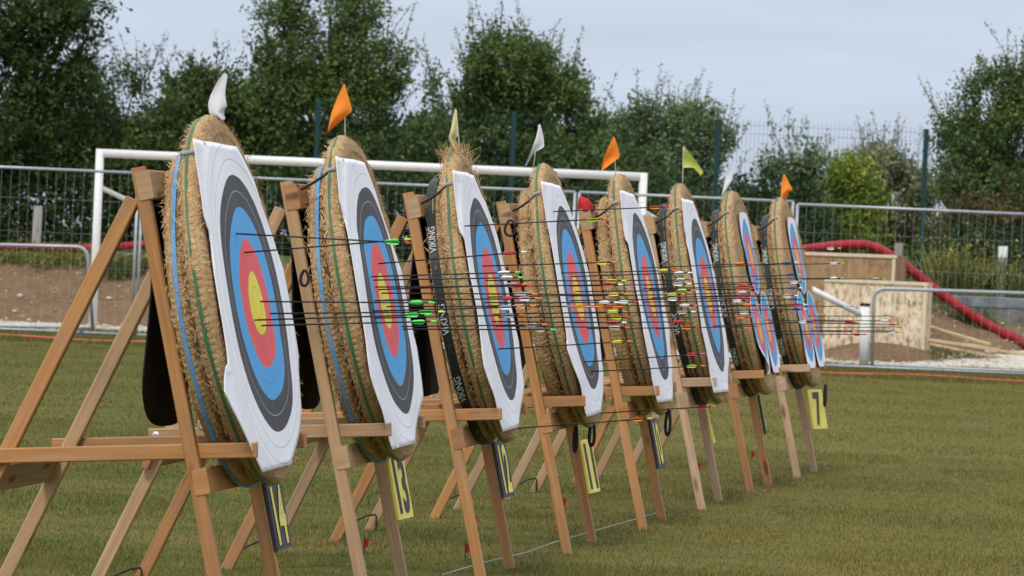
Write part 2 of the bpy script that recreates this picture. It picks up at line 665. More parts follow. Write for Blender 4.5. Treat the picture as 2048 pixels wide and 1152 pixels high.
# ------------------------------------------------------------------ the row of targets
NUM = [14, 13, 12, 11, 10, 9, 8, 7]
CX = [510, 768, 985, 1153, 1299, 1415, 1514, 1607]
CY = [608, 597, 597, 598, 594, 590, 585, 585]
VPX = [2330, 2200, 2180, 2320, 2280, 2380, 2620, 2720]
S0, S7 = 738.0, 380.0
YS = [F * 1.28 / (1.0 / (1 / S0 + (1 / S7 - 1 / S0) * i / 7)) for i in range(8)]
TILT = rad(13)
TN, TU = Vector((math.cos(TILT), 0, math.sin(TILT))), Vector((-math.sin(TILT), 0, math.cos(TILT)))
WHICH = {14: 'the nearest target, numbered 14', 13: 'the target numbered 13', 12: 'the target numbered 12', 11: 'the target numbered 11',
         10: 'the target numbered 10', 9: 'the sixth target from the left', 8: 'the target second from the far end', 7: 'the farthest target, numbered 7'}
WSHORT = {8: 'the target second from the far end', 7: 'the farthest target'}
WOODK = {14: 'orange', 13: 'tan', 12: 'orange', 11: 'orange', 10: 'orange', 9: 'pale', 8: 'orange', 7: 'pale'}

FRAMES = []      # per target: stand matrix (local x = horizontal normal, y = away along the row), face-frame matrix (x normal, y row, z up the face, origin at face centre)
for i in range(8):
    a = math.atan((VPX[i] - 1024) / F)
    R = Matrix.Rotation(-a, 4, 'Z')
    C = at(CX[i], CY[i], YS[i])
    C.z = 1.215
    off = R.to_3x3() @ Vector((TN.x * 0.245 + TU.x * 1.19, 0, 0))
    base = Vector((C.x - off.x, C.y - off.y, 0))
    Ms = Matrix.Translation(base) @ R
    Mf = Matrix.Translation(C) @ R @ Matrix.Rotation(-TILT, 4, 'Y')
    FRAMES.append((Ms, Mf, a))


def P(x, y, z):
    return Vector((x, y, z))


# ---- easel stands
def make_stand(i):
    num = NUM[i]
    Ms = FRAMES[i][0]
    wd = WOODS[WOODK[num]]
    other = WOODS[{'orange': 'tan', 'tan': 'orange', 'pale': 'tan'}[WOODK[num]]]
    root = empty('target_stand', mat=Ms)
    tag(root, 'wooden easel stand holding up ' + WHICH[num], 'easel stand', 'wooden easel stands in the row')
    H = 1.655
    T0 = TU * (H / math.cos(TILT)) + TN * 0.034
    F0 = P(0.050, 0, -0.02)
    LU = (T0 - F0).normalized()
    LN = P(LU.z, 0, -LU.x)

    def leg_at(z):
        return F0 + LU * ((z - F0.z) / LU.z)
    for s in (-1, 1):
        MB().bar(F0 + P(0, -0.485 if s < 0 else 0.435, 0), T0 + P(0, -0.485 if s < 0 else 0.435, 0), 0.042, 0.046, LN).build('front_leg', wd, root)
        hinge = leg_at(1.555) + P(-0.048, s * 0.44, 0)
        rf = P(-1.08 + random.uniform(-.02, .02), s * 0.44, -0.02)
        MB().bar(rf, hinge, 0.040, 0.050, (1, 0, 0.4)).build('rear_leg', other if s > 0 else wd, root)
        a0 = P(-0.845, s * 0.470, 0.662)
        a1 = P(0.093, -0.446 if s < 0 else 0.396, 0.730)
        arm = MB().bar(a0, a1, 0.034, 0.052).build('side_arm', wd, root)
        q = P(-0.815, s * 0.486, 0.664)
        MB().tube([q - P(0, s * 0.004, 0), q + P(0, s * 0.004, 0), q + P(0, s * 0.009, 0)], [0.015, 0.015, 0.008], 12).build('bolt', STEEL, arm)
    head0 = leg_at(1.60) + LN * 0.014
    MB().bar(head0 + P(0, -0.509, 0), head0 + P(0, 0.459, 0), 0.052, 0.098, LU).build('head_beam', other, root)
    lb = leg_at(0.612) + LN * 0.018
    MB().bar(lb + P(0, -0.509, 0), lb + P(0, 0.459, 0), 0.052, 0.088, LU).build('ledge_beam', wd, root)
    rb = P(-0.835, 0, 0.585)
    MB().bar(rb + P(0, -0.50, 0), rb + P(0, 0.50, 0), 0.026, 0.105, (0.4, 0, 1)).build('rear_board', other, root)
    return root


for i in range(8):
    make_stand(i)


# ---- black rubber sheets hanging behind the bosses
def make_sheet(i):
    num = NUM[i]
    Ms = FRAMES[i][0]
    W, z1, z0, rc = 0.425, 1.63, 0.775, 0.20
    if num == 12:
        rc = 0.04
    rh = 0.40 if num != 12 else 0.05
    mb = MB()
    nu, nv = 26, 44
    vs, fs = [], []
    for side in (0, 1):
        for b in range(nv + 1):
            t = b / nv
            z = z1 + (z0 - z1) * (1 - (1 - t) ** 2.2)
            w = W
            if z < z0 + rc:
                dz = (z0 + rc - z)
                w = W - rh + rh * math.sqrt(max(0, 1 - (dz / rc) ** 2)) + 0.002
            for a in range(nu + 1):
                u = -w + 2 * w * a / nu
                x = -0.312 + 0.008 * math.sin(u * 9 + i) + 0.010 * math.sin(z * 6 + i * 2) - (0.006 if side else 0)
                vs.append((x, u, z))
    n1 = (nu + 1) * (nv + 1)
    g = lambda s, b, a: s * n1 + b * (nu + 1) + a
    for b in range(nv):
        for a in range(nu):
            fs.append((g(0, b, a), g(0, b, a + 1), g(0, b + 1, a + 1), g(0, b + 1, a)))
            fs.append((g(1, b, a), g(1, b + 1, a), g(1, b + 1, a + 1), g(1, b, a + 1)))
    for b in range(nv):
        fs.append((g(0, b, 0), g(0, b + 1, 0), g(1, b + 1, 0), g(1, b, 0)))
        fs.append((g(0, b, nu), g(1, b, nu), g(1, b + 1, nu), g(0, b + 1, nu)))
    for a in range(nu):
        fs.append((g(0, 0, a), g(1, 0, a), g(1, 0, a + 1), g(0, 0, a + 1)))
        fs.append((g(0, nv, a), g(0, nv, a + 1), g(1, nv, a + 1), g(1, nv, a)))
    mb.add(vs, fs)
    o = mb.build('backstop_sheet', RUBBER, smooth=True)
    o.matrix_world = Ms
    tag(o, 'black rubber backstop sheet hanging behind ' + WHICH[num], 'backstop sheet', 'black sheets behind the targets')


for i in range(8):
    make_sheet(i)


# ---- straw bosses
def mat_mesh(R, x0, x1, seed, nst=4200, tall=True, tuft=0):
    """a round coiled straw mat about the local x axis, with loose straw on its rim and faces"""
    rng = random.Random(seed)
    T = x1 - x0
    cr = 0.034
    prof = []
    for k in range(7):
        a = math.pi / 2 * k / 6
        prof.append((x0 + cr - cr * math.cos(a), R - cr + cr * math.sin(a)))
    for k in range(1, 6):
        prof.append((x0 + cr + (T - cr - (0.016 if tall else cr)) * k / 6, R + 0.004 * math.sin(math.pi * k / 6)))
    dx_, dr_ = (0.016, 0.045) if tall else (cr, cr)
    for k in range(10):
        a = math.pi / 2 * k / 9
        prof.append((x1 - dx_ + dx_ * math.sin(a), R - dr_ + dr_ * math.cos(a)))
    back = [(x0 + 0.002, r) for r in np.linspace(0.0, R - cr - 0.02, 12)]
    front = [(x1 - 0.002 + 0.003 * math.sin(r * 150), r) for r in np.linspace(R - dr_ - 0.02, 0.0, 24)]
    prof = back + prof + front
    n = 150
    vs, fs = [], []
    for x, r in prof:
        for k in range(n):
            a = 2 * math.pi * k / n
            q = Vector((x * 9, r * math.cos(a) * 5, r * math.sin(a) * 5))
            dn = mnoise.noise(q + Vector((seed * 7.1, 0, 0))) * 0.009 + mnoise.noise(q * 5 + Vector((seed, 3, 1))) * 0.0045
            tt = 2 * (x - x0) / T - 1
            rr = r + ((dn + 0.006 - 0.019 * abs(tt) ** 2.6) if r > R * 0.9 else 0)
            xx = x + (dn * 0.5 if r > 0.01 else 0)
            vs.append((xx, rr * math.cos(a), rr * math.sin(a)))
    for j in range(len(prof) - 1):
        for k in range(n):
            k2 = (k + 1) % n
            fs.append((j * n + k, j * n + k2, (j + 1) * n + k2, (j + 1) * n + k))
    # loose straws
    for s in range(nst):
        a = rng.uniform(0, 2 * math.pi)
        e_r = Vector((0, math.cos(a), math.sin(a)))
        e_t = Vector((0, -math.sin(a), math.cos(a)))
        e_x = Vector((1, 0, 0))
        if rng.random() < 0.62:
            tt = rng.uniform(-0.92, 0.92)
            p = e_r * (R + 0.006 - 0.019 * abs(tt) ** 2.6 + rng.uniform(-0.003, 0.003)) + e_x * (x0 + T * (tt + 1) / 2)
            ang = rng.gauss(0, 0.5)
            d = e_t * math.cos(ang) * rng.choice((-1, 1)) + e_x * math.sin(ang) + e_r * (rng.uniform(-0.10, 0.10) if rng.random() < 0.98 else rng.uniform(0.1, 0.5))
            nrm = e_r
            ln = rng.uniform(0.012, 0.045)
        else:
            r = R * math.sqrt(rng.uniform(0.30, 1.0))
            q_ = max(0.0, (r - (R - dr_)) / dr_)
            p = e_r * r + e_x * (x1 - dx_ * (1 - math.sqrt(max(0, 1 - q_ * q_))) + rng.uniform(-0.003, 0.003))
            ang = rng.uniform(0, 2 * math.pi)
            d = e_t * math.cos(ang) + e_r * math.sin(ang) + e_x * rng.uniform(-0.05, 0.10 if r < R * .9 else .4)
            nrm = e_x
            ln = rng.uniform(0.012, 0.04)
        d.normalize()
        w = nrm.cross(d).normalized() * rng.uniform(0.0008, 0.0017)
        o = len(vs)
        mid = p + d * ln * 0.5 + nrm * rng.uniform(-0.001, 0.003)
        end = p + d * ln
        vs += [p - w, p + w, mid + w, mid - w, end]
        fs += [(o, o + 1, o + 2, o + 3), (o + 3, o + 2, o + 4)]
    for s in range(tuft):
        a = math.pi / 2 - rng.gauss(0.16, 0.30)
        p = Vector((rng.uniform(x0, x1), math.cos(a) * (R - .004), math.sin(a) * (R - .004)))
        d = (Vector((0, math.cos(a), math.sin(a))) + Vector((rng.gauss(0, .8), rng.gauss(0, .8), rng.gauss(0, .3)))).normalized()
        ln = rng.uniform(0.03, 0.085)
        w = d.orthogonal().normalized() * 0.0016
        e = p + d * ln
        o = len(vs)
        vs += [p - w, p + w, e + w * .4, e - w * .4]
        fs += [(o, o + 1, o + 2, o + 3)]
    me = bpy.data.meshes.new('straw_mat')
    me.from_pydata([tuple(v) for v in vs], [], fs)
    me.polygons.foreach_set('use_smooth', [True] * len(fs))
    me.materials.append(STRAW)
    me.update()
    return me


FRONT_MATS = [mat_mesh(0.64, -0.090, -0.008, 1), mat_mesh(0.64, -0.090, -0.008, 2), mat_mesh(0.64, -0.090, -0.008, 5, tuft=210)]
BACK_MATS = [mat_mesh(0.585, -0.172, -0.099, 3, 3200, False), mat_mesh(0.585, -0.172, -0.096, 4, 3200, False)]
RF, RB = 0.64, 0.585


def rim_strap(R, xc, w, seed, name, mat, parent, cz=0.0, wob=0.008, a0=0.0, a1=2 * math.pi, lift=0.0125):
    rng = random.Random(seed)
    n = 120
    ph = rng.uniform(0, 6)
    vs, fs = [], []
    for k in range(n + 1):
        a = a0 + (a1 - a0) * k / n
        x = xc + wob * (math.sin(a * 2 + ph) + 0.5 * math.sin(a * 5 + ph * 2))
        tw = 0.0015 * math.sin(a * 11 + ph)
        for dx, dr in ((-w / 2, tw), (w / 2, -tw), (w / 2, -tw - 0.012), (-w / 2, tw - 0.012)):
            r = R + lift + dr
            vs.append((x + dx, r * math.sin(a), cz + r * math.cos(a)))
    for k in range(n):
        o = k * 4
        for j in range(4):
            j2 = (j + 1) % 4
            fs.append((o + j, o + j2, o + 4 + j2, o + 4 + j))
    mb = MB()
    mb.add(vs, fs)
    return mb.build(name, mat, parent, smooth=False)


VK = text_mesh('VIKING', 0.040, 0.0006)


def rim_word(R, xc, cz, height, parent):
    """the word on the strap, reading upwards along the rim on the side facing the camera"""
    mb = MB()
    vs = []
    for v in VK[0]:
        ang = math.asin(max(-1, min(1, height / R))) + v.x / R
        r = R + 0.0165
        vs.append((xc - v.y, -r * math.cos(ang), cz + r * math.sin(ang)))
    mb.add(vs, VK[1])
    return mb.build('strap_lettering', LETTER, parent)


def make_boss(i):
    num = NUM[i]
    Mf = FRAMES[i][1]
    root = empty('straw_target', mat=Mf @ Matrix.Translation((0, 0, -0.65)))
    BC = 0.670
    two = {14: ' with blue strap', 13: ' with blue strap', 12: ' with ragged straw top'}.get(num, '')
    tag(root, 'round double straw boss' + two + ' of ' + WHICH[num], 'straw boss', 'straw bosses in the row')
    fm = link('front_mat', FRONT_MATS[2 if num == 12 else i % 2], root)
    fm.location = (0, 0, BC)
    fm.rotation_euler = (0 if num == 12 else i * 1.3, 0, 0)
    bm = link('back_mat', BACK_MATS[(i // 2) % 2], root)
    bcz = BC - 0.047
    bm.location = (0, 0, bcz)
    bm.rotation_euler = (i * 2.1 + 1, 0, 0)
    rim_strap(RF, -0.050, 0.011, num, 'green_strap', GREEN_TAPE, root, BC, 0.0035)
    if num in (14, 13):
        rim_strap(RB, -0.130, 0.014, num + 50, 'blue_strap', BLUE_TAPE, root, bcz, 0.006)
    if num in (12, 9, 8, 7):
        st = rim_strap(RB, -0.140, 0.040, num + 70, 'webbing_strap', DARK_TAPE, root, bcz, 0.001)
        for h in {12: (0.31, -0.03, -0.33), 9: (0.30, -0.10), 8: (0.31, -0.02, -0.33), 7: (0.30, 0.02, -0.30)}[num]:
            w = rim_word(RB, -0.140, bcz, h, root)
            w.parent = st
            w.matrix_parent_inverse = Matrix()
    # tie strap from the head of the stand to the front mat
    rng = random.Random(num)
    cordm = GREYCORD if num == 14 else BLACKCORD
    tie = MB()
    aF = -rad(rng.uniform(38, 44))
    pF = P(-0.045, math.sin(aF) * (RF + 0.010), BC + math.cos(aF) * (RF + 0.010))
    pB = pF + P(-0.150 if num != 13 else -0.19, 0.0, -0.062)
    if num != 14:
        mid = [pB.lerp(pF, t) + P(0, -0.02 * math.sin(math.pi * t), -0.012 * math.sin(math.pi * t)) for t in np.linspace(0, 1, 8)]
        tie.tube(mid, 0.0055, 6)
    else:
        tie.tube([P(-0.078, math.sin(aF) * 0.655, 0.67 + math.cos(aF) * 0.655), pF, P(-0.004, math.sin(aF) * 0.645, 0.67 + math.cos(aF) * 0.645)], 0.008, 6)
    to = tie.build('tie_strap', cordm, root, smooth=True)
    MB().bar(pF + P(-0.015, -0.004, 0.002), pF + P(0.02, -0.004, 0.006), 0.014, 0.012, ch=.002).build('buckle', BUCKLE, to)
    # hanging strap tails
    def loop(px, py, ln, w, parent_name='strap_tail'):
        Minv = (Mf @ Matrix.Translation((0, 0, -0.65))).inverted()
        pts = []
        for k in range(17):
            t = k / 16
            a = math.pi * 2 * t
            dx = math.sin(a) * w * (0.35 + 0.65 * math.sin(math.pi * t))
            dy = (1 - math.cos(a)) / 2 * ln
            s = YS[i] - 0.02
            q = at(px, py, s - 0.6 if num in (13, 11) and py < 700 else s)
            q = q + Vector((dx, -0.01, -dy))
            pts.append(Minv @ q)
        MB().tube(pts, 0.0085 if py > 700 else 0.006, 6).build(parent_name, BLACKCORD, root, smooth=True)
    for px, py, ln, w in {13: [(610, 540, 0.06, 0.018)], 11: [(1021, 440, 0.075, 0.03), (1185, 842, 0.12, 0.015), (1152, 852, 0.125, 0.009)],
                          10: [(1337, 818, 0.14, 0.015)], 7: [(1651, 768, 0.15, 0.007)]}.get(num, []):
        loop(px, py, ln, w)
    return root


for i in range(8):
    make_boss(i)


# ---- paper faces
def big_face(i):
    num = NUM[i]
    Mf = FRAMES[i][1]
    rng = random.Random(num * 17)
    # corners of the trimmed sheet (row, up) around the centre; -row is the side nearest the camera
    j = lambda w: rng.uniform(-w, w)
    fl = {14: (-0.76, -0.29), 9: (-0.56, -0.34), 10: (-0.58, -0.30)}.get(num, (-0.63 + j(.02), -0.25 + j(.05)))
    nb = {9: (-0.52, -0.56), 10: (-0.46, -0.56)}.get(num, (-0.38 + j(.03), -0.578))
    vn = 0.30 + j(.06)
    far = {13: 0.07, 14: 0.0}.get(num, 0.02)
    pts = [(-0.52 + j(.02), 0.566), (0.10 + j(.03), 0.556), (0.32 - far, 0.43), (0.485 - far, 0.26 + j(.03)), (0.55, 0.12), (0.56, -0.20), (0.45, -0.40), (0.09 + j(.03), -0.572), nb, fl,
           (-0.610, -0.20), (-0.595, 0.10), (-0.560, vn), (-0.590, vn + .05)]
    nA, nR = 168, 30
    segs = []
    m = len(pts)
    for k in range(nA):
        t = k / nA * m
        j = int(t)
        f = t - j
        p, q = pts[j], pts[(j + 1) % m]
        segs.append((p[0] + (q[0] - p[0]) * f, p[1] + (q[1] - p[1]) * f))
    ph = [rng.uniform(0, 6.28) for _ in range(6)]
    flap = {14: (-0.12, -0.70, -0.30), 9: (-0.5, -0.52, -0.56), 10: (-0.5, -0.46, -0.56)}.get(num, (0.25, -0.5, -0.42))

    def disp(u, v):
        r = math.hypot(u, v)
        w = 0.011 + 0.0045 * math.sin(v * 7 + ph[0]) * math.sin(u * 5 + ph[1]) + 0.004 * math.sin(u * 11 + v * 6 + ph[2])
        edge = min(1, max(0, (r - 0.44) / 0.16))
        w += edge * edge * (0.003 + 0.006 * math.sin(math.atan2(v, u) * 5 + ph[3]))
        fl, fu, fv = flap
        if u < 0:
            k1 = min(1, max(0, (r - 0.47) / 0.16)); k2 = min(1, max(0, (r - 0.66) / 0.12))
            w -= 0.010 * k1 * k1 * (1 - 0.7 * k2) * min(1, -u / 0.3)
        d = math.hypot(u - fu, v - fv)
        w += fl * 0.055 * math.exp(-(d / 0.11) ** 2)
        q = max(0.0, min(1.0, (r - 0.605) / 0.045))
        return max(0.010 - 0.012 * (1 - math.sqrt(1 - q * q)), w)
    vs = [(disp(0, 0), 0, 0)]
    fs = []
    for j in range(1, nR + 1):
        t = j / nR
        for k in range(nA):
            u, v = segs[k][0] * t, segs[k][1] * t
            vs.append((disp(u, v), u, v))
    for k in range(nA):
        fs.append((0, 1 + k, 1 + (k + 1) % nA))
    for j in range(nR - 1):
        for k in range(nA):
            a, b = 1 + j * nA + k, 1 + j * nA + (k + 1) % nA
            fs.append((a, a + nA, b + nA, b))
    # paper thickness
    n0 = len(vs)
    vs += [(x - 0.0012, y, z) for x, y, z in vs]
    fs += [tuple(q + n0 for q in reversed(f)) for f in fs]
    e = 1 + (nR - 1) * nA
    for k in range(nA):
        a, b = e + k, e + (k + 1) % nA
        fs.append((a, a + n0, b + n0, b))
    mb = MB()
    mb.add(vs, fs)
    o = mb.build('ringed_target_paper', FACE_BIG, smooth=True)
    o.matrix_world = Mf @ Matrix.Translation((-0.006, 0, 0))
    tag(o, 'large ringed paper face pinned on ' + WHICH[num], 'target face', 'large ringed paper faces')


def small_faces(i):
    num = NUM[i]
    Mf = FRAMES[i][1]
    for k, (u, v, where) in enumerate(((0.0, 0.245, 'upper'), (-0.245, -0.225, 'lower near'), (0.245, -0.225, 'lower far'))):
        rng = random.Random(num * 5 + k)
        nA, nR = 48, 8
        R0 = 0.258
        vs, fs = [], []
        ph = rng.uniform(0, 6)
        outl = []
        for a in range(nA):
            th = 2 * math.pi * a / nA
            c, s = math.cos(th), math.sin(th)
            # sheets cut almost square at their free ends and rounded where the three meet
            inner = (s < 0) if k == 0 else (s > 0)
            hh, p = (0.243, 2.6) if inner else (0.278, 6.0)
            r = 1.0 / ((abs(c) / 0.2425) ** p + (abs(s) / hh) ** p) ** (1.0 / p)
            outl.append((r * c, r * s))

        def dsp(x, y):
            d = 0.006 + 0.003 * math.sin(x * 12 + ph) + 0.003 * math.sin(y * 14 + ph)
            if k == 1 and num == 8:
                d += 0.05 * math.exp(-((x + 0.23) ** 2 + (y + 0.23) ** 2) / 0.01)
            return d
        vs.append((dsp(0, 0), 0, 0))
        for j in range(1, nR + 1):
            for x, y in outl:
                vs.append((dsp(x * j / nR, y * j / nR), x * j / nR, y * j / nR))
        for a in range(nA):
            fs.append((0, 1 + a, 1 + (a + 1) % nA))
        for j in range(nR - 1):
            for a in range(nA):
                p, q = 1 + j * nA + a, 1 + j * nA + (a + 1) % nA
                fs.append((p, p + nA, q + nA, q))
        n0 = len(vs)
        vs += [(x - 0.0012, y, z) for x, y, z in vs]
        fs += [tuple(q + n0 for q in reversed(f)) for f in fs]
        mb = MB()
        mb.add(vs, fs)
        o = mb.build('small_target_paper', FACE_SMALL, smooth=True)
        o.matrix_world = Mf @ Matrix.Translation((0, u, v))
        tag(o, f'{where} of three small paper faces on {WSHORT[num]}', 'target face', 'small ringed paper faces')


for i in range(8):
    if NUM[i] in (8, 7):
        small_faces(i)
    else:
        big_face(i)


# ---- number boards on the far front legs
def sign(i, px, py0, py1, bg, ang, w=0.27):
    """px: left edge of the board in the photo, py0/py1 its top and bottom, ang: angle between board and line of sight"""
    num = NUM[i]
    Ms = FRAMES[i][0]
    leg = Ms @ P(0.0, 0.5, 0.4)
    d = ray(px, (py0 + py1) / 2)
    s = F / leg.y
    hgt = (py1 - py0) / s
    leg = Ms @ P(0, 0.425, 0)
    c = at(px, (py0 + py1) / 2, leg.y)
    inv = Ms.inverted()
    lc = inv @ c
    axis = 0.050 - (lc.z + 0.02) * 0.243
    lc.x = max(lc.x, axis + (0.035 if num != 7 else 0.050))
    c = Ms @ lc
    az = math.atan2(d.x, d.y) + rad(ang)
    # local x along the board (away from the camera), z up along the lean of the leg, y = back
    R = Matrix.Rotation(-az, 4, 'Z') @ Matrix.Rotation(rad(90), 4, 'Z')
    M = Matrix.Translation(c) @ R @ Matrix.Rotation(0, 4, 'X')
    lean = Matrix.Rotation(-TILT, 4, 'X')
    root = empty('number_board', mat=M @ lean @ Matrix.Translation((0, 0, -hgt / 2)))
    lab = {14: 'black board with the yellow number 14 on the far leg of the nearest stand', 13: 'yellow board with the black number 13 below its target',
           12: 'black board with the yellow number 12 below its target', 11: 'yellow board with the black number 11 below its target',
           10: 'black board with the yellow number 10 below its target', 9: 'yellow board seen edge on below the sixth target from the left',
           8: 'black board seen edge on below the target second from the far end', 7: 'yellow board with the black number 7 turned towards the viewer'}[num]
    tag(root, lab, 'number board', 'number boards on the stands')
    th = 0.016
    bgm, fgm = (DRK, YEL) if bg == 'dark' else (YEL, DRK)
    MB().bar(P(w / 2, 0, 0), P(w / 2, 0, hgt), w, th, (0, -1, 0), ch=0.003).build('board', bgm, root)
    vs, fs = text_mesh(str(num), 1.0, 0.028)
    xs = [v.x for v in vs]; zs = [v.y for v in vs]
    x0, x1, z0, z1 = min(xs), max(xs), min(zs), max(zs)
    fx = (w * (0.72 if num > 9 else 0.45)) / (x1 - x0)
    fz = hgt * 0.86 / (z1 - z0)
    mb = MB()
    n = len(vs)
    front = [P(w / 2 + (v.x - (x0 + x1) / 2) * fx, -th / 2 - 0.003, hgt / 2 + (v.y - (z0 + z1) / 2) * fz) for v in vs]
    mb.add(front, fs)
    mb.build('digits', fgm, root)


sign(0, 533, 964, 1103, 'dark', 11)
sign(1, 780, 906, 1041, 'yellow', 12.5)
sign(2, 985, 882, 997, 'dark', 10)
sign(3, 1162, 880, 988, 'yellow', 11)
sign(4, 1300, 838, 938, 'dark', 7.5)
sign(5, 1416, 805, 888, 'yellow', 1.5)
sign(6, 1523, 790, 869, 'dark', 0.8)
sign(7, 1619, 779, 859, 'yellow', 23, 0.25)


# ---- flags on the bosses: (target, rod base px, rod top px, outline px, material)
def flag(i, rod, outline, mat, lab):
    num = NUM[i]
    Y = YS[i] + 0.06
    (bx, by), (tx, ty) = rod
    root = empty('boss_flag', at(bx, by, Y))
    tag(root, lab, 'flag', 'small flags on the bosses')
    inv = root.location
    MB().tube([at(bx, by + 14, Y + .03) - inv, at(tx, ty, Y + .03) - inv], 0.003, 6).build('rod', ROD, root, smooth=True)
    # cloth: lofted between the two edges of the outline
    L, Rr = outline
    n, m = 16, 9

    def samp(pl, t):
        ln = [0]
        for a, b in zip(pl, pl[1:]):
            ln.append(ln[-1] + math.hypot(a[0] - b[0], a[1] - b[1]))
        d = t * ln[-1]
        for k in range(len(pl) - 1):
            if d <= ln[k + 1] + 1e-9:
                f = (d - ln[k]) / max(1e-9, ln[k + 1] - ln[k])
                return (pl[k][0] + (pl[k + 1][0] - pl[k][0]) * f, pl[k][1] + (pl[k + 1][1] - pl[k][1]) * f)
        return pl[-1]
    vs, fs = [], []
    for side in (0, 1):
        for a in range(n + 1):
            t = a / n
            l, r = samp(L, t), samp(Rr, t)
            for b in range(m + 1):
                u = b / m
                x, y = l[0] + (r[0] - l[0]) * u, l[1] + (r[1] - l[1]) * u
                dy = 0.018 * t * math.sin(u * 4.5 + t * 3 + i) + 0.01 * math.sin(t * 6 + i) * t + (0.0015 if side else 0)
                vs.append(at(x, y, Y + dy) - inv)
    n1 = (n + 1) * (m + 1)
    for a in range(n):
        for b in range(m):
            p = a * (m + 1) + b
            fs.append((p, p + 1, p + m + 2, p + m + 1))
            fs.append((n1 + p, n1 + p + m + 1, n1 + p + m + 2, n1 + p + 1))
    mb = MB()
    mb.add(vs, fs)
    mb.build('pennant', mat, root, smooth=True)


flag(0, ((446, 236), (451, 150)), ([(447, 147), (436, 160), (421, 190), (416, 208), (419, 230), (440, 240)], [(455, 149), (452, 172), (450, 190), (454, 213), (446, 222), (451, 238)]), CL_WHITE,
     'white flag folded over on top of the nearest target')
flag(1, ((690, 266), (689, 170)), ([(687, 168), (676, 192), (663, 225), (655, 262)], [(689, 168), (698, 196), (705, 222), (656, 264)]), CL_ORANGE,
     'large orange flag on top of the target numbered 13')
flag(2, ((921, 304), (912, 220)), ([(910, 217), (905, 240), (901, 262), (897, 276), (903, 288), (908, 298)], [(914, 220), (915, 245), (916, 272), (910, 276), (917, 290), (922, 302)]), CL_CREAM,
     'pale yellow flag hanging limp on top of the target numbered 12')
flag(3, ((1066, 326), (1078, 250)), ([(1078, 248), (1072, 275), (1060, 308), (1050, 330)], [(1081, 249), (1087, 275), (1089, 294), (1068, 305), (1052, 332)]), CL_WHITE,
     'white flag blown to the left on top of the target numbered 11')
flag(4, ((1232, 348), (1228, 276)), ([(1227, 273), (1214, 300), (1207, 318), (1202, 340)], [(1229, 274), (1237, 298), (1240, 314), (1204, 341)]), CL_ORANGE,
     'orange flag on top of the target numbered 10')
flag(5, ((1365, 362), (1367, 294)), ([(1367, 291), (1366, 312), (1366, 335)], [(1370, 294), (1388, 317), (1408, 345), (1400, 352), (1394, 337), (1368, 336)]), CL_LIME,
     'lime yellow flag flying to the right on top of the sixth target')
flag(6, ((1450, 386), (1459, 322)), ([(1459, 320), (1453, 345), (1446, 378), (1443, 392)], [(1462, 321), (1467, 340), (1465, 360), (1452, 382), (1444, 394)]), CL_WHITE,
     'white flag drooping on the second target from the right end')
flag(7, ((1567, 398), (1568, 350)), ([(1566, 349), (1563, 370), (1561, 396)], [(1570, 349), (1578, 365), (1586, 380), (1577, 385), (1574, 397)]), CL_ORANGE,
     'small orange flag on top of the farthest target')


# ---- arrows
def shaft_mesh(L, r=0.0029):
    mb = MB()
    mb.tube([(-0.02, 0, 0), (L, 0, 0)], r, 7)
    o = mb.build('shaft', SHAFT, None, smooth=True)
    me = o.data
    bpy.data.objects.remove(o)
    return me


def fletch_mesh(mat):
    mb = MB()
    for k in range(3):
        a = 2 * math.pi * k / 3 + 0.4
        e = Vector((0, math.cos(a), math.sin(a)))
        t = Vector((0, -math.sin(a), math.cos(a))) * 0.0007
        prof = [(-0.050, 0.003), (-0.038, 0.0080), (-0.018, 0.0098), (-0.006, 0.0085), (0.0, 0.003)]
        vs = [Vector((x, 0, 0)) + e * h + t for x, h in prof] + [Vector((x, 0, 0)) + e * h - t for x, h in prof]
        vs += [Vector((-0.052, 0, 0)) + t, Vector((0, 0, 0)) + t]
        mb.add(vs, [(0, 1, 2, 3, 4), (9, 8, 7, 6, 5), (0, 5, 6, 1), (1, 6, 7, 2), (2, 7, 8, 3), (3, 8, 9, 4)])
    o = mb.build('fletching', mat)
    me = o.data
    bpy.data.objects.remove(o)
    return me


def nock_mesh(mat):
    mb = MB()
    mb.tube([(0, 0, 0), (0.006, 0, 0), (0.010, 0, 0), (0.022, 0, 0)], [0.0042, 0.0048, 0.0042, 0.0036], 7)
    o = mb.build('nock', mat, smooth=True)
    me = o.data
    bpy.data.objects.remove(o)
    return me


def wrap_mesh():
    mb = MB()
    mb.tube([(-0.22, 0, 0), (0.0, 0, 0)], 0.0045, 8)
    o = mb.build('wrap', WRAP, smooth=True)
    me = o.data
    bpy.data.objects.remove(o)
    return me


SHAFTS = {L: shaft_mesh(L) for L in (0.54, 0.57, 0.60)}
FLET = {k: fletch_mesh(m) for k, m in VANEM.items()}
NOCK = {k: nock_mesh(m) for k, m in VANEM.items()}
WRAPME = wrap_mesh()
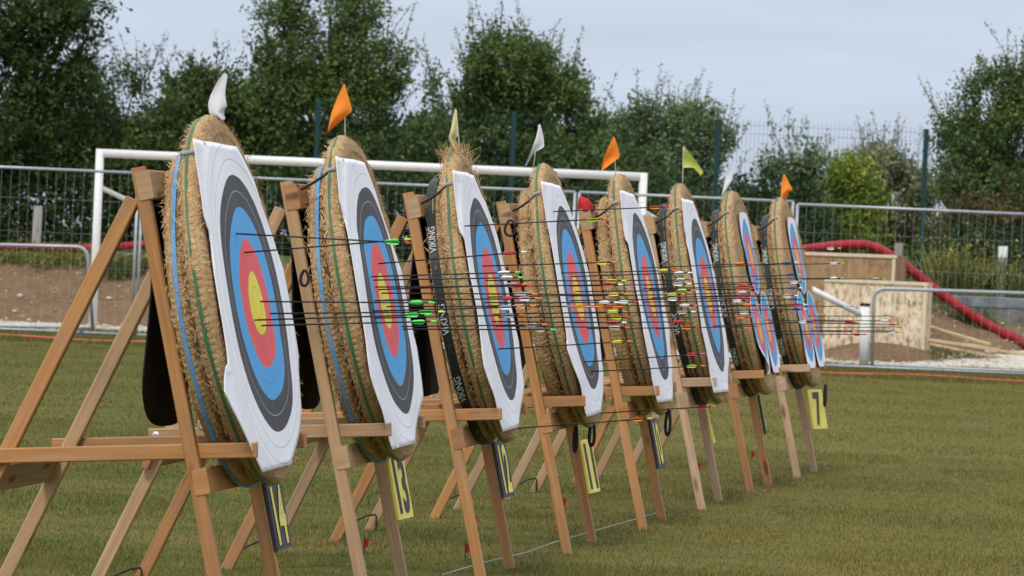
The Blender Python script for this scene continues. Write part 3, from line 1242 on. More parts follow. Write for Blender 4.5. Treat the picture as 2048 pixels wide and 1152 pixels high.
# target index -> [(entry px x, px y, rise of the tail in degrees, vane colour, nock colour, wrapped)]
ARROWS = {
    0: [(470, 467, -0.6, 'green', 'red'), (487, 505, 7.0, 'green', 'lime'), (520, 603, 2.2, 'green', 'green'), (510, 640, 4.4, 'green', 'green'), (522, 651, 4.0, 'green', 'green'), (541, 627, 3.2, 'green', 'lime')],
    1: [(758, 527, 7.0, 'red', 'white'), (742, 553, 4.2, 'white', 'green'), (748, 560, 3.5, 'white', 'green'), (752, 574, 3.0, 'red', 'red'), (757, 579, 4.6, 'white', 'orange'), (764, 586, 2.2, 'grey', 'orange'),
        (746, 601, 3.4, 'red', 'red'), (770, 600, 3.2, 'white', 'orange'), (742, 622, 4.2, 'white', 'orange'), (775, 613, 2.8, 'white', 'orange'), (748, 636, 3.8, 'white', 'orange'), (803, 653, 3.4, 'grey', 'orange'), (806, 658, 2.4, 'grey', 'green')],
    2: [(930, 452, 5.4, 'lime', 'orange'), (966, 532, 4.2, 'yellow', 'orange'), (972, 561, 2.5, 'yellow', 'yellow'), (980, 573, 3.4, 'red', 'white'), (976, 594, 3.8, 'yellow', 'orange'), (986, 588, 2.4, 'red', 'red'),
        (999, 606, 3.0, 'white', 'red'), (968, 605, 2.6, 'white', 'white'), (988, 628, 3.6, 'lime', 'orange'), (997, 634, 2.4, 'yellow', 'red'), (985, 643, 2.2, 'red', 'white'), (992, 652, 2.0, 'white', 'orange'), (997, 698, 6.0, 'yellow', 'orange'), (1041, 856, 7.0, 'orange', 'yellow'),
        (978, 611, 2.0, 'red', 'orange', True)],
    3: [(1106, 423, 4.8, 'orange', 'red'), (1121, 546, 3.8, 'yellow', 'orange'), (1143, 553, 4.4, 'white', 'white'), (1146, 562, 3.2, 'white', 'orange'), (1141, 572, 3.6, 'white', 'white'), (1150, 583, 3.2, 'lime', 'orange'), (1142, 601, 3.4, 'white', 'red'), (1155, 611, 2.6, 'white', 'pink'),
        (1148, 626, 3.2, 'white', 'white'), (1151, 645, 3.0, 'red', 'red'), (1172, 657, 3.2, 'orange', 'red'), (1167, 724, 6.6, 'red', 'pink'), (1183, 743, 5.6, 'lime', 'orange'), (1204, 826, 6.2, 'red', 'orange'), (1140, 592, 3.4, 'yellow', 'orange')],
    4: [(1283, 536, 5.0, 'orange', 'orange'), (1290, 570, 4.0, 'orange', 'red'), (1286, 577, 3.6, 'red', 'red'), (1297, 579, 3.0, 'red', 'red'), (1300, 590, 4.0, 'white', 'orange'), (1293, 598, 3.0, 'red', 'red'), (1288, 604, 3.2, 'white', 'red'), (1299, 613, 3.4, 'orange', 'orange'),
        (1304, 626, 3.0, 'white', 'pink'), (1294, 634, 2.6, 'orange', 'red'), (1311, 657, 4.0, 'orange', 'orange'), (1302, 596, 4.4, 'pink', 'pink')],
    5: [(1404, 536, 6.0, 'blue', 'white'), (1398, 556, 4.4, 'blue', 'green'), (1408, 571, 4.6, 'white', 'green'), (1413, 580, 3.8, 'blue', 'white'), (1402, 594, 3.4, 'white', 'white'), (1418, 601, 3.2, 'blue', 'green'), (1409, 614, 4.0, 'red', 'white'), (1422, 621, 3.4, 'blue', 'white'), (1426, 652, 5.2, 'white', 'red')],
    6: [(1506, 498, 3.0, 'white', 'green'), (1512, 530, 3.6, 'white', 'green'), (1511, 558, 3.2, 'white', 'green'), (1532, 640, 1.6, 'red', 'yellow'), (1540, 645, 2.2, 'red', 'yellow'), (1535, 662, 2.4, 'red', 'yellow'), (1552, 668, 2.6, 'red', 'red'), (1545, 612, 2.6, 'white', 'white')],
    7: [(1606, 558, 2.6, 'grey', 'green'), (1617, 632, 2.6, 'grey', 'orange'), (1624, 640, 2.0, 'white', 'orange'), (1632, 646, 1.6, 'orange', 'yellow'), (1630, 655, 3.0, 'grey', 'red'), (1640, 663, 2.2, 'white', 'yellow'), (1622, 661, 2.6, 'grey', 'yellow')],
}
SHORT = {14: 'the nearest target', 13: 'target 13', 12: 'target 12', 11: 'target 11', 10: 'target 10', 9: 'the sixth target from the left', 8: 'the target second from the far end', 7: 'the farthest target'}
ORD = ['highest', 'second highest', 'third highest', 'fourth highest', 'fifth highest', 'sixth highest', 'seventh highest', 'eighth highest', 'ninth highest', 'tenth highest', 'eleventh highest',
       'twelfth highest', 'thirteenth highest', 'fourteenth highest', 'lowest']
for i, lst in ARROWS.items():
    num = NUM[i]
    Mf, a = FRAMES[i][1], FRAMES[i][2]
    N = Mf.to_3x3() @ Vector((1, 0, 0))
    C = Mf.translation
    lst = sorted(lst, key=lambda q: q[1])
    for k, q in enumerate(lst):
        px, py, rise, vc, nc = q[:5]
        wrapped = len(q) > 5
        d = ray(px, py)
        t = (C + N * 0.006 - CAMP).dot(N) / d.dot(N)
        p = CAMP + d * t
        # keep the point of entry on the boss whatever the grazing angle does to it
        loc = Mf.inverted() @ p
        loc.y = max(-0.5, min(0.5, loc.y))
        loc.x = 0.004
        p = Mf @ loc
        L = random.choice((0.57, 0.57, 0.60)) if i < 3 else random.choice((0.54, 0.57))
        if i == 6 and 'white' == vc:
            L = 0.54
        yaw = -a + rad(random.uniform(-1.2, 1.2))
        M = Matrix.Translation(p) @ Matrix.Rotation(yaw, 4, 'Z') @ Matrix.Rotation(-rad(rise), 4, 'Y') @ Matrix.Rotation(random.uniform(0, 6.28), 4, 'X')
        root = empty('arrow', mat=M)
        where = ORD[-1] if k == len(lst) - 1 else ORD[k]
        extra = ' and an orange wrap' if wrapped else ''
        tag(root, f'arrow with {vc} vanes, {nc} nock{extra}, {where} in {SHORT[num]}', 'arrow', 'arrows stuck in the targets')
        link('shaft', SHAFTS[L], root)
        fl = link('fletching', FLET[vc], root)
        fl.location = (L - 0.022, 0, 0)
        nk = link('nock', NOCK[nc], root)
        nk.location = (L - 0.002, 0, 0)
        if wrapped:
            w = link('wrap', WRAPME, root)
            w.location = (L - 0.004, 0, 0)


# ---- small things around the stands
def red_peg(px, py, n, col=CL_RED):
    p = ground(px, py)
    root = empty('marker_flag', p)
    tag(root, n, 'marker flag', 'red marker flags behind the legs')
    MB().tube([(0, 0, -0.02), (0, 0, 0.085)], 0.0025, 6).build('stake', IRON, root)
    mb = MB()
    mb.add([(0.0, 0, 0.082), (0.024, 0.008, 0.078), (0.018, 0.010, 0.040), (0.0, 0.002, 0.036), (0, 0.003, 0.082), (0.024, 0.011, 0.078), (0.018, 0.013, 0.040), (0, 0.005, 0.036)],
           [(0, 3, 2, 1), (4, 5, 6, 7), (0, 1, 5, 4), (1, 2, 6, 5), (2, 3, 7, 6), (3, 0, 4, 7)])
    mb.build('pennant', col, root)


for px, py, lab in ((727, 1112, 'small red marker flag in the grass behind the front leg of stand 13'), (930, 1122, 'small red marker flag in the grass beside the front foot of stand 12'),
                    (945, 1062, 'small red marker flag partly hidden by the middle of stand 12'), (1124, 1026, 'small red marker flag in the grass beside the front leg of stand 11'),
                    (1272, 984, 'small red marker flag in the grass beside the front leg of stand 10'), (1395, 950, 'small red marker flag beside the leg of the sixth stand'),
                    (1503, 925, 'small red marker flag beside the leg of the second stand from the right end'), (1588, 936, 'small red marker flag beside the leg of the farthest stand')):
    red_peg(px, py, lab)


def ground_peg(i):
    num = NUM[i]
    Ms = FRAMES[i][0]
    p = Ms @ P(-1.06, 0.40, 0)
    root = MB()
    pts = [P(0.02, 0, -0.05), P(0.02, 0, 0.07), P(0.012, 0, 0.082), P(-0.02, -0.05, 0.078), P(-0.06, -0.30, 0.05)]
    root.tube(pts, 0.005, 6)
    o = root.build('ground_hook', IRON, smooth=True)
    o.matrix_world = Matrix.Translation(p) @ Matrix.Rotation(-FRAMES[i][2], 4, 'Z')
    tag(o, 'bent dark iron hook pinning the rear leg of ' + WHICH[num], 'ground hook', 'iron hooks at the rear legs')


for i in range(1, 6):
    ground_peg(i)

pts = [ground(x, y, 0.03) for x, y in ((885, 1149), (960, 1127), (1055, 1104), (1110, 1084), (1190, 1061), (1272, 1038), (1330, 1020))]
o = MB().tube(pts, 0.0025, 6).build('ground_string', plain('grey_cord', (0.32, 0.36, 0.36), 0.7), smooth=True)
tag(o, 'thin grey green cord stretched over the grass between the front legs', 'cord')

# red glove-like cap on the head of stand 10
Ms = FRAMES[4][0]
topc = Ms @ (TU * (1.655 / math.cos(TILT)) + P(0.045, -0.45, -0.004))
vs, fs = [], []
nA, nR = 14, 8
for j in range(nR + 1):
    t = j / nR
    r = 0.040 * math.sqrt(max(0.0, 1 - t ** 2.2)) + 0.002
    for k in range(nA):
        a = 2 * math.pi * k / nA
        w = 1 + 0.22 * math.sin(a * 3 + t * 2)
        vs.append((r * 0.95 * math.cos(a) * w + 0.02 * math.sin(t * 2) - 0.045 * t, r * 1.3 * math.sin(a) * w, 0.078 * t))
for j in range(nR):
    for k in range(nA):
        k2 = (k + 1) % nA
        fs.append((j * nA + k, j * nA + k2, (j + 1) * nA + k2, (j + 1) * nA + k))
fs.append(tuple(range(nA - 1, -1, -1)))
mb = MB()
mb.add(vs, fs)
o = mb.build('red_cloth', CL_RED, smooth=True)
o.location = topc
tag(o, 'crumpled red cloth lying on the head of the stand of target 10', 'cloth')


# ------------------------------------------------------------------ ground
def grid(name, x0, x1, y0, y1, nx, ny, zf, mat, smooth=True):
    xs = np.linspace(x0, x1, nx + 1)
    ys = np.linspace(y0, y1, ny + 1)
    V = np.array([(x, y, zf(x, y)) for y in ys for x in xs], dtype=np.float32)
    idx = np.arange((nx + 1) * (ny + 1)).reshape(ny + 1, nx + 1)
    Fq = np.stack([idx[:-1, :-1].ravel(), idx[:-1, 1:].ravel(), idx[1:, 1:].ravel(), idx[1:, :-1].ravel()], axis=1)
    return np_mesh(name, V, Fq, mat, smooth=smooth)


V = [(-3000, -40, 0), (3000, -40, 0), (3000, 5000, 0), (-3000, 5000, 0)]
g = np_mesh('ground', V, [(0, 1, 2, 3)], TURF)
tag(g, kind='structure')


def bankz(x, y):
    t = max(0.0, min(1.0, (y - 63.6) / 2.9))
    s = t * t * (3 - 2 * t)
    z = -0.05 + s * 1.06
    if y > 66.5:
        z += min(0.35, (y - 66.5) * 0.06)
    if x > 3.0:
        k = min(1, (x - 3.0) / 2.0)
        z += k * 0.10 * s
    if x > 5.6 and y < 69:
        z -= 0.52 * min(1, (x - 5.6) / 1.2) * s * max(0.0, min(1.0, (69 - y) / 2.2))
    q = Vector((x * 1.1, y * 1.1, 0))
    z += (mnoise.noise(q) * 0.10 + mnoise.noise(q * 3.1) * 0.05 + mnoise.noise(q * 9) * 0.02) * (0.25 + s) * (1 if y < 70 else .4)
    # mound of dirt at the foot of the board crates
    z += 0.40 * math.exp(-((x - 5.3) / 1.15) ** 2 - ((y - 63.05) / 0.28) ** 2)
    # dry grassy rise beyond the fence on the right
    z += 1.5 * math.exp(-((x - 5.9) / 2.6) ** 2 - ((y - 88) / 8.0) ** 2)
    return z


b = grid('bank', -22, 24, 62.6, 104, 260, 230, bankz, SOIL)
tag(b, kind='structure')


def gravz(x, y):
    q = Vector((x * 1.4, y * 1.4, 5))
    n = mnoise.noise(q) * 0.5 + mnoise.noise(q * 4) * 0.3
    e = min(1, max(0, (y - 59.9) / 0.7)) * min(1, max(0, (64.6 - y) / 0.6))
    h = 0.03 + 0.05 * n
    h += 0.24 * math.exp(-((x - 7.6) / 1.5) ** 2 - ((y - 63.3) / 0.9) ** 2)
    if 4.6 < x < 6.4:
        h -= 0.02
    return -0.06 + (0.06 + max(0, h)) * e + (0.02 * mnoise.noise(q * 9)) * e


g2 = grid('gravel', -14, 14, 59.6, 64.8, 420, 80, gravz, CHALK)
tag(g2, kind='structure')

# loose stones on bank and gravel: nobody could count them
VS, FS = [], []
ico = [(0, 0, 1), (0.9, 0, 0.2), (0.28, 0.85, 0.2), (-0.72, 0.53, 0.2), (-0.72, -0.53, 0.2), (0.28, -0.85, 0.2), (0, 0, -0.8)]
icf = [(0, 1, 2), (0, 2, 3), (0, 3, 4), (0, 4, 5), (0, 5, 1), (6, 2, 1), (6, 3, 2), (6, 4, 3), (6, 5, 4), (6, 1, 5)]
for k in range(2600):
    if k < 1500:
        x, y = random.uniform(-8, 9.5), random.uniform(63.6, 66.8)
        z = bankz(x, y)
        s = random.uniform(0.008, 0.03) if random.random() < 0.9 else random.uniform(0.03, 0.07)
    else:
        x, y = random.uniform(-9, 10), random.uniform(60.2, 64.3)
        z = max(gravz(x, y), 0.0)
        s = random.uniform(0.012, 0.04)
    o0 = len(VS)
    a = random.uniform(0, 6.28)
    fx, fy, fz = random.uniform(.7, 1.3), random.uniform(.7, 1.3), random.uniform(.5, .9)
    for p in ico:
        px_, py_ = p[0] * fx * s, p[1] * fy * s
        VS.append((x + px_ * math.cos(a) - py_ * math.sin(a), y + px_ * math.sin(a) + py_ * math.cos(a), z + p[2] * s * fz + s * 0.2))
    FS += [tuple(q + o0 for q in f) for f in icf]
st = np_mesh('loose_stones', VS, FS, plain('pale_stone', (0.50, 0.43, 0.34), 0.9, 0.25, 3))
tag(st, 'scattered pale stones on the dirt bank and chalk strip', 'stones', kind='stuff')


# grass blades
def blades(y0, y1, dens, hmin, hmax, wid, margin):
    out = []
    ys = np.arange(y0, y1, 0.5)
    for ya in ys:
        hw = 1024 / F * (ya + 0.5) + margin
        n = int(dens * 0.5 * 2 * hw)
        x = RNG.uniform(-hw, hw, n)
        y = RNG.uniform(ya, ya + 0.5, n)
        out.append(np.stack([x, y], 1))
    p = np.concatenate(out)
    n = len(p)
    h = RNG.uniform(hmin, hmax, n) * (0.75 + 0.5 * (np.sin(p[:, 0] * 2.1) * np.sin(p[:, 1] * 1.7) > 0.1))
    az = RNG.uniform(0, 2 * np.pi, n)
    lean = RNG.uniform(0.0, 0.75, n) * h
    la = RNG.uniform(0, 2 * np.pi, n)
    w = wid * RNG.uniform(0.7, 1.3, n)
    b0 = np.stack([p[:, 0] - np.cos(az) * w, p[:, 1] - np.sin(az) * w, np.full(n, -0.003)], 1)
    b1 = np.stack([p[:, 0] + np.cos(az) * w, p[:, 1] + np.sin(az) * w, np.full(n, -0.003)], 1)
    tp = np.stack([p[:, 0] + np.cos(la) * lean, p[:, 1] + np.sin(la) * lean, h], 1)
    V = np.empty((n * 3, 3), np.float32)
    V[0::3], V[1::3], V[2::3] = b0, b1, tp
    return V


BV = np.concatenate([blades(12.0, 20, 4300, 0.009, 0.024, 0.0019, 1.2), blades(20, 33, 1700, 0.009, 0.024, 0.0027, 1.2),
                     blades(33, 54.5, 520, 0.010, 0.026, 0.004, 1.2), blades(54.5, 60.6, 1100, 0.025, 0.075, 0.006, 1.0)])
gr = np_mesh('grass', BV, np.arange(len(BV)).reshape(-1, 3), BLADE)
tag(gr, 'short olive green grass of the mown playing field', 'grass', kind='stuff')

# pink red line along the far edge of the field
mb = MB()
pl = [at(px, 677 + 0.0430 * px + (4 if px > 1400 else 0), 55.5) for px in np.linspace(-120, 2160, 60)]
pl = [Vector((p.x, p.y + 0.03 * math.sin(p.x * 1.3), 0.035 + 0.012 * math.sin(p.x * 2.7))) for p in pl]
o = mb.tube(pl, 0.015, 8).build('red_tape', plain('faded_red_tape', (0.55, 0.12, 0.09), 0.7), smooth=True)
tag(o, 'faded red tape lying in the grass along the far edge of the field', 'tape')


# ------------------------------------------------------------------ site fence, barriers, goal
FY = 58.0


def fence_panel(x0, x1, zt, zb, lab, Y):
    root = empty('site_fence', ((x0 + x1) / 2, Y, 0))
    tag(root, lab, 'fence panel', 'mesh site fence panels')
    m = (x0 + x1) / 2
    f = MB()
    r = 0.020
    for x in (x0, x1):
        f.tube([(x - m, 0, 0.0), (x - m, 0, zt)], r, 8)
    f.tube([(x0 - m, 0, zt), (x1 - m, 0, zt)], r * 0.95, 8)
    f.tube([(x0 - m, 0, zb), (x1 - m, 0, zb)], r * 0.85, 8)
    f.build('frame', GALV, root, smooth=True)
    w = MB()
    n = int(round((x1 - x0) / 0.118))
    for k in range(1, n):
        x = x0 + (x1 - x0) * k / n - m
        w.tube([(x, 0.006 * math.sin(k), zb), (x + 0.004 * math.sin(k * 2.3), 0, zt)], 0.0018, 4, False)
    for z in np.arange(zb + 0.42, zt - 0.1, 0.44):
        w.tube([(x0 - m, 0.006, z), (x1 - m, 0.006, z)], 0.0018, 4, False)
    w.build('wire_mesh', WIRE, root)
    return root


# top rail heights follow the photograph panel by panel
def zrail(px, py):
    p = at(px, py, FY)
    return p.x, p.z


xs_px = [-236, 282, 719, 1157, 1594, 2090]
labs = ['site fence panel at the left edge of the field behind the nearest stand', 'site fence panel behind the goal mouth between targets 14 and 13', 'site fence panel seen between targets 13 and 11',
        'site fence panel seen through the right end of the goal', 'site fence panel at the right edge in front of the board crates']
for k in range(5):
    xa = at(xs_px[k], 330, FY).x + 0.03
    xb = at(xs_px[k + 1], 330, FY).x - 0.03
    zt = at((xs_px[k] + xs_px[k + 1]) / 2, 334 + 0.0436 * (xs_px[k] + xs_px[k + 1]) / 2 + (5 if k == 4 else 0), FY).z
    fence_panel(xa, xb, zt, 0.06, labs[k], FY)


def clip(px, py, lab):
    p = at(px, py, FY - 0.03)
    o = MB().bar(p - P(0, 0, 0.11), p + P(0, 0, 0.09), 0.05, 0.03, (0, 1, 0)).build('fence_block', plain('blue_plastic', (0.04, 0.12, 0.20), 0.5))
    tag(o, lab, 'fence block', 'blue blocks under the site fence')


clip(162, 676, 'small blue block under the site fence left of the nearest stand')
clip(2013, 764, 'small blue block under the site fence at the right edge')


def barrier(path_px, Y, lab, bars=()):
    """crowd barrier: one bent tube, a lower rail and thin bars"""
    p0 = at(path_px[0][0], path_px[0][1], Y)
    root = empty('crowd_barrier', (p0.x, Y, 0))
    tag(root, lab, 'barrier', 'steel crowd barriers')
    pts = [at(x, y, Y) - root.location for x, y in path_px]
    # round the corner
    q = []
    for k, p in enumerate(pts):
        if 0 < k < len(pts) - 1:
            a = p + (pts[k - 1] - p).normalized() * 0.16
            b = p + (pts[k + 1] - p).normalized() * 0.16
            for t in np.linspace(0, 1, 7):
                q.append((a * (1 - t) + p * t) * (1 - t) + (p * (1 - t) + b * t) * t)
        else:
            q.append(p)
    MB().tube(q, 0.024, 10).build('tube_frame', GALV, root, smooth=True)
    return root


gp = at(183, 500, 58.6)
foot = ground(181, 665)
b1 = barrier([(-150, 486), (174, 494), (186, 662)], 58.9, 'grey tube crowd barrier with a rounded corner at the left edge')
b2 = barrier([(2220, 592), (1748, 577), (1744, 736)], 58.9, 'grey tube crowd barrier with a rounded corner in front of the pale board crate')


def lower_rail(px0, py0, px1, py1, root):
    a, b = at(px0, py0, 58.9) - root.location, at(px1, py1, 58.9) - root.location
    MB().tube([a, b], 0.016, 8).build('lower_rail', GALV, root, smooth=True)


lower_rail(-150, 648, 186, 656, b1)
lower_rail(1744, 730, 2220, 750, b2)

# football goal
GY = 62.0
gl = at(200, 306, GY)
grx = at(1287, 350, GY).x
gl_x = gl.x
zt = at(745, 330, GY).z
root = empty('football_goal', ((gl_x + grx) / 2, GY, 0))
tag(root, 'white painted football goal without net behind the targets', 'goal')
m = (gl_x + grx) / 2
R_ = 0.058
MB().tube([(gl_x - m, 0, -0.05), (gl_x - m, 0, zt + R_)], R_, 16).build('post', WPAINT, root, smooth=True)
MB().tube([(grx - m, 0, -0.05), (grx - m, 0, zt + R_)], R_, 16).build('post', WPAINT, root, smooth=True)
MB().tube([(gl_x - m + R_ - .004, 0, zt), (grx - m - R_ + .004, 0, zt)], R_ * 1.02, 16).build('crossbar', WPAINT, root, smooth=True)
for x, px in ((gl_x, 0), (grx, 0)):
    MB().tube([(x - m, 0.03, zt - 0.47), (x - m + 0.62, 1.35, zt - 0.78)], 0.034, 10).build('net_arm', WPAINT, root, smooth=True)

# second small goal frame lying at the right: white upright with a dark cap and a sloping pipe
r2 = empty('goal_remnant', ground(1728, 735))
tag(r2, 'white upright with dark cap and sloping pipe before the pale board crate', 'goal frame')
Yp = r2.location.y
pc = at(1730, 612, Yp) - r2.location
MB().tube([(0, 0, -0.05), (pc.x, 0, pc.z)], 0.066, 14).build('upright', WPAINT, r2, smooth=True)
MB().tube([(pc.x, 0, pc.z - 0.002), (pc.x, 0, pc.z + 0.04)], 0.07, 14).build('cap', plain('black_plastic', (0.02, 0.02, 0.02), 0.5), r2)
MB().tube([at(1724, 630, Yp) - r2.location, at(1642, 588, Yp) - r2.location, at(1560, 548, Yp) - r2.location], 0.045, 12).build('sloping_pipe', WPAINT, r2, smooth=True)


# ------------------------------------------------------------------ back edge: crates, hose, walls, posts
def crate(px0, px1, pyt0, pyt1, zb, depth, Y, mat, rimm, lab, skew=0.0):
    a, b = at(px0, pyt0, Y), at(px1, pyt1, Y)
    root = empty('board_crate', ((a.x + b.x) / 2, Y, zb))
    tag(root, lab, 'crate', 'rough board crates')
    cx = root.location.x
    xa, xb = a.x - cx, b.x - cx
    za, zbb = a.z - zb, b.z - zb
    th = 0.022

    def panel(pts, name, mt, n):
        n = Vector(n) * th
        vs = [Vector(p) for p in pts]
        vs = vs + [p + n for p in vs]
        fs = [(0, 1, 2, 3), (7, 6, 5, 4), (0, 4, 5, 1), (1, 5, 6, 2), (2, 6, 7, 3), (3, 7, 4, 0)]
        mbb = MB()
        mbb.add(vs, fs)
        return mbb.build(name, mt, root)
    panel([(xa, 0, 0), (xb, 0, 0), (xb, 0, zbb), (xa, 0, za)], 'front_panel', mat, (0, 1, 0))
    panel([(xa + skew, depth, 0), (xb + skew, depth, 0), (xb + skew, depth, zbb), (xa + skew, depth, za)], 'back_panel', mat, (0, 1, 0))
    panel([(xa, th + .002, 0), (xa, th + .002, za), (xa + skew, depth - .002, za), (xa + skew, depth - .002, 0)], 'side_panel', mat, (1, 0, 0))
    panel([(xb, th + .002, 0), (xb, th + .002, zbb), (xb + skew, depth - .002, zbb), (xb + skew, depth - .002, 0)], 'side_panel', mat, (-1, 0, 0))
    MB().bar((xa - .01, -.012, za - .02), (xb + .012, -.012, zbb - .02), 0.02, 0.05).build('rim_batten', rimm, root)
    MB().bar((xb - .03, -.012, .02), (xb - .03, -.012, zbb - .05), 0.05, 0.02, (0, 1, 0)).build('corner_batten', rimm, root)
    return root


PALEB = plain('pale_batten', (0.62, 0.52, 0.36), 0.7, 0.15, 12)
crate(1650, 1855, 557, 566, 0.10, 0.8, 63.4, OSB, PALEB, 'pale strand board crate behind the barrier at the right', 0.15)
crate(1600, 1792, 504, 511, 0.62, 0.9, 65.2, PLY, PALEB, 'muddy brown board crate standing behind the pale one', 0.25)


def on_bank(px, py, lift=0.05):
    d = ray(px, py)
    Y = 62.7
    while Y < 66.1:
        p = CAMP + d * (Y / d.y)
        if p.z < max(bankz(p.x, p.y), gravz(p.x, p.y) if p.y < 64.8 else -1) + lift:
            return p
        Y += 0.02
    return p


def duct(path, Y, r, lab):
    pts = [(on_bank(x, y, r * 1.1) if (len(q) > 2) else at(x, y, Y)) for q in path for x, y in [q[:2]]]
    # smooth the path
    q = []
    P4 = [pts[0]] + pts + [pts[-1]]
    for k in range(1, len(P4) - 2):
        for t in np.linspace(0, 1, 9)[:-1]:
            p0, p1, p2, p3 = P4[k - 1:k + 3]
            q.append(0.5 * ((2 * p1) + (p2 - p0) * t + (2 * p0 - 5 * p1 + 4 * p2 - p3) * t * t + (3 * p1 - p0 - 3 * p2 + p3) * t ** 3))
    q.append(pts[-1])
    o = MB().tube(q, r, 14).build('red_duct', DUCT, smooth=True)
    tag(o, lab, 'duct', 'red corrugated ducts on the bank')


duct([(-120, 493), (60, 495), (170, 497), (240, 493), (300, 489), (420, 484)], 66.0, 0.062, 'red corrugated duct lying along the top of the bank at the left')
duct([(1560, 508), (1620, 498), (1680, 491), (1728, 490), (1762, 500), (1800, 525), (1835, 550), (1862, 572), (1885, 590, 1), (1905, 604, 1), (1928, 620, 1), (1950, 634, 1), (1980, 652, 1), (2010, 667, 1), (2050, 687, 1), (2100, 712, 1)], 66.1, 0.075, 'red corrugated duct arching over the crates and down the bank at the right')


def wall(px0, px1, py0, py1, zb, Y, lab, capped):
    a, b = at(px0, py0, Y), at(px1, py1, Y)
    root = empty('concrete_wall', ((a.x + b.x) / 2, Y, zb))
    tag(root, lab, 'low wall', 'low concrete walls on the bank')
    c = root.location.x
    zt = (a.z + b.z) / 2 - zb
    MB().bar((a.x - c, 0.1, zt / 2), (b.x - c, 0.1, zt / 2), 0.18, zt, ch=.01).build('slab', CONC, root)
    if capped:
        MB().bar((a.x - c - .02, 0.1, zt + .08), (b.x - c + .02, 0.1, zt + .08), 0.22, 0.155, ch=.01).build('capping', plain('blue_grey_capping', (0.17, 0.20, 0.21), 0.8, .4, 5), root)


wall(1895, 2200, 612, 624, 0.30, 66.6, 'low concrete wall with grey capping behind the hose at the right', True)
wall(196, 420, 524, 534, 0.55, 66.9, 'low grey concrete wall behind the left goal post', True)


def stake(px, pyt, Y, w, zb, lab, cap=False):
    p = at(px, pyt, Y)
    root = empty('timber_post', (p.x, Y, zb))
    tag(root, lab, 'timber post', 'weathered posts on the bank')
    MB().bar((-0.015, 0, 0), (0, 0, p.z - zb), w, w * .8, (0, 1, 0), ch=.006).build('shaft', GREYTIMBER, root)
    if cap:
        MB().bar((0, 0, p.z - zb - 0.16), (0, 0, p.z - zb + 0.012), w + .006, w * .8 + .006, (0, 1, 0), ch=.006).build('cap', plain('white_cap', (0.75, 0.75, 0.75), .6), root)


stake(77, 412, 66.3, 0.13, 0.8, 'square grey timber post on the bank at the left')
stake(1798, 486, 67.0, 0.12, 0.8, 'short grey timber post behind the muddy crate')
stake(2006, 494, 67.3, 0.13, 0.6, 'grey timber post with a white painted top at the right edge', True)

for k, (xa, ya, xb, yb, Y0, Y1, w) in enumerate(((1845, 650, 1980, 690, 64.6, 64.0, 0.10), (1860, 680, 2000, 700, 64.4, 63.7, 0.09), (1860, 688, 2100, 735, 64.2, 63.4, 0.12), (1930, 688, 2110, 722, 64.5, 63.8, 0.09))):
    a, b = on_bank(xa, ya, 0.15), on_bank(xb, yb, 0.13)
    o = MB().bar(a, b, w, 0.04).build('loose_plank', PLANKW)
    tag(o, ['topmost loose plank leaning from the pale crate down the bank', 'short pale plank lying between the longer planks', 'longest loose plank reaching down to the chalk heap', 'loose plank at the right edge behind the longest one'][k],
        'plank', 'loose planks beside the crate')


# green welded mesh fence on the bank
def mesh_fence():
    Y = 67.6
    pxs = [-183, 227, 637, 1029, 1437, 1853, 2275]
    tops = [178, 194, 205, 222, 240, 258, 277]
    gtop = []
    for k, px in enumerate(pxs):
        p = at(px, tops[k], Y)
        root = empty('fence_post', (p.x, Y, 0.7))
        if 1 < k < len(pxs) - 1:
            tag(root, 'green square fence post ' + ['', 'in the dark trees at the left edge', 'left of the orange flag of target 13', 'between the flags of targets 12 and 11', 'behind the lime flag', 'at the right before the big tree', ''][k], 'fence post', 'green fence posts')
            MB().bar((0, 0, 0), (0, 0, p.z - 0.7), 0.075, 0.055, (0, 1, 0), ch=.006).build('upright', GREENMETAL, root)
        else:
            bpy.data.objects.remove(root)
        gtop.append(p)
    labs = ['', 'green mesh panel in front of the dark trees at the left', 'green mesh panel behind targets 13 and 12', 'green mesh panel behind targets 11 and 10', 'green mesh panel with sky behind it at the right', 'green mesh panel in front of the big tree at the right']
    for k in range(2, len(pxs) - 1):
        a, b = gtop[k], gtop[k + 1]
        root = empty('mesh_fence', ((a.x + b.x) / 2, Y, 1.0))
        tag(root, labs[k] or 'green mesh panel at the far left end of the fence', 'fence panel', 'green welded mesh panels')
        c = root.location
        w = MB()
        n = int((b.x - a.x - .1) / 0.0645)
        for j in range(n + 1):
            t = j / n
            x = a.x + .05 + (b.x - a.x - .1) * t - c.x
            zt_ = a.z + (b.z - a.z) * t + 0.02
            w.tube([(x, 0, 0.0), (x, 0, zt_ - 1.0)], 0.0023, 4, False)
        for dz in (0.06, 0.19, 0.62, 1.06, 1.50, 1.90):
            w.tube([(a.x + .04 - c.x, 0.008, a.z - dz - 1.0), (b.x - .04 - c.x, 0.008, b.z - dz - 1.0)], 0.0026, 4, False)
        w.build('wire_mesh', GREENMETAL, root)


mesh_fence()


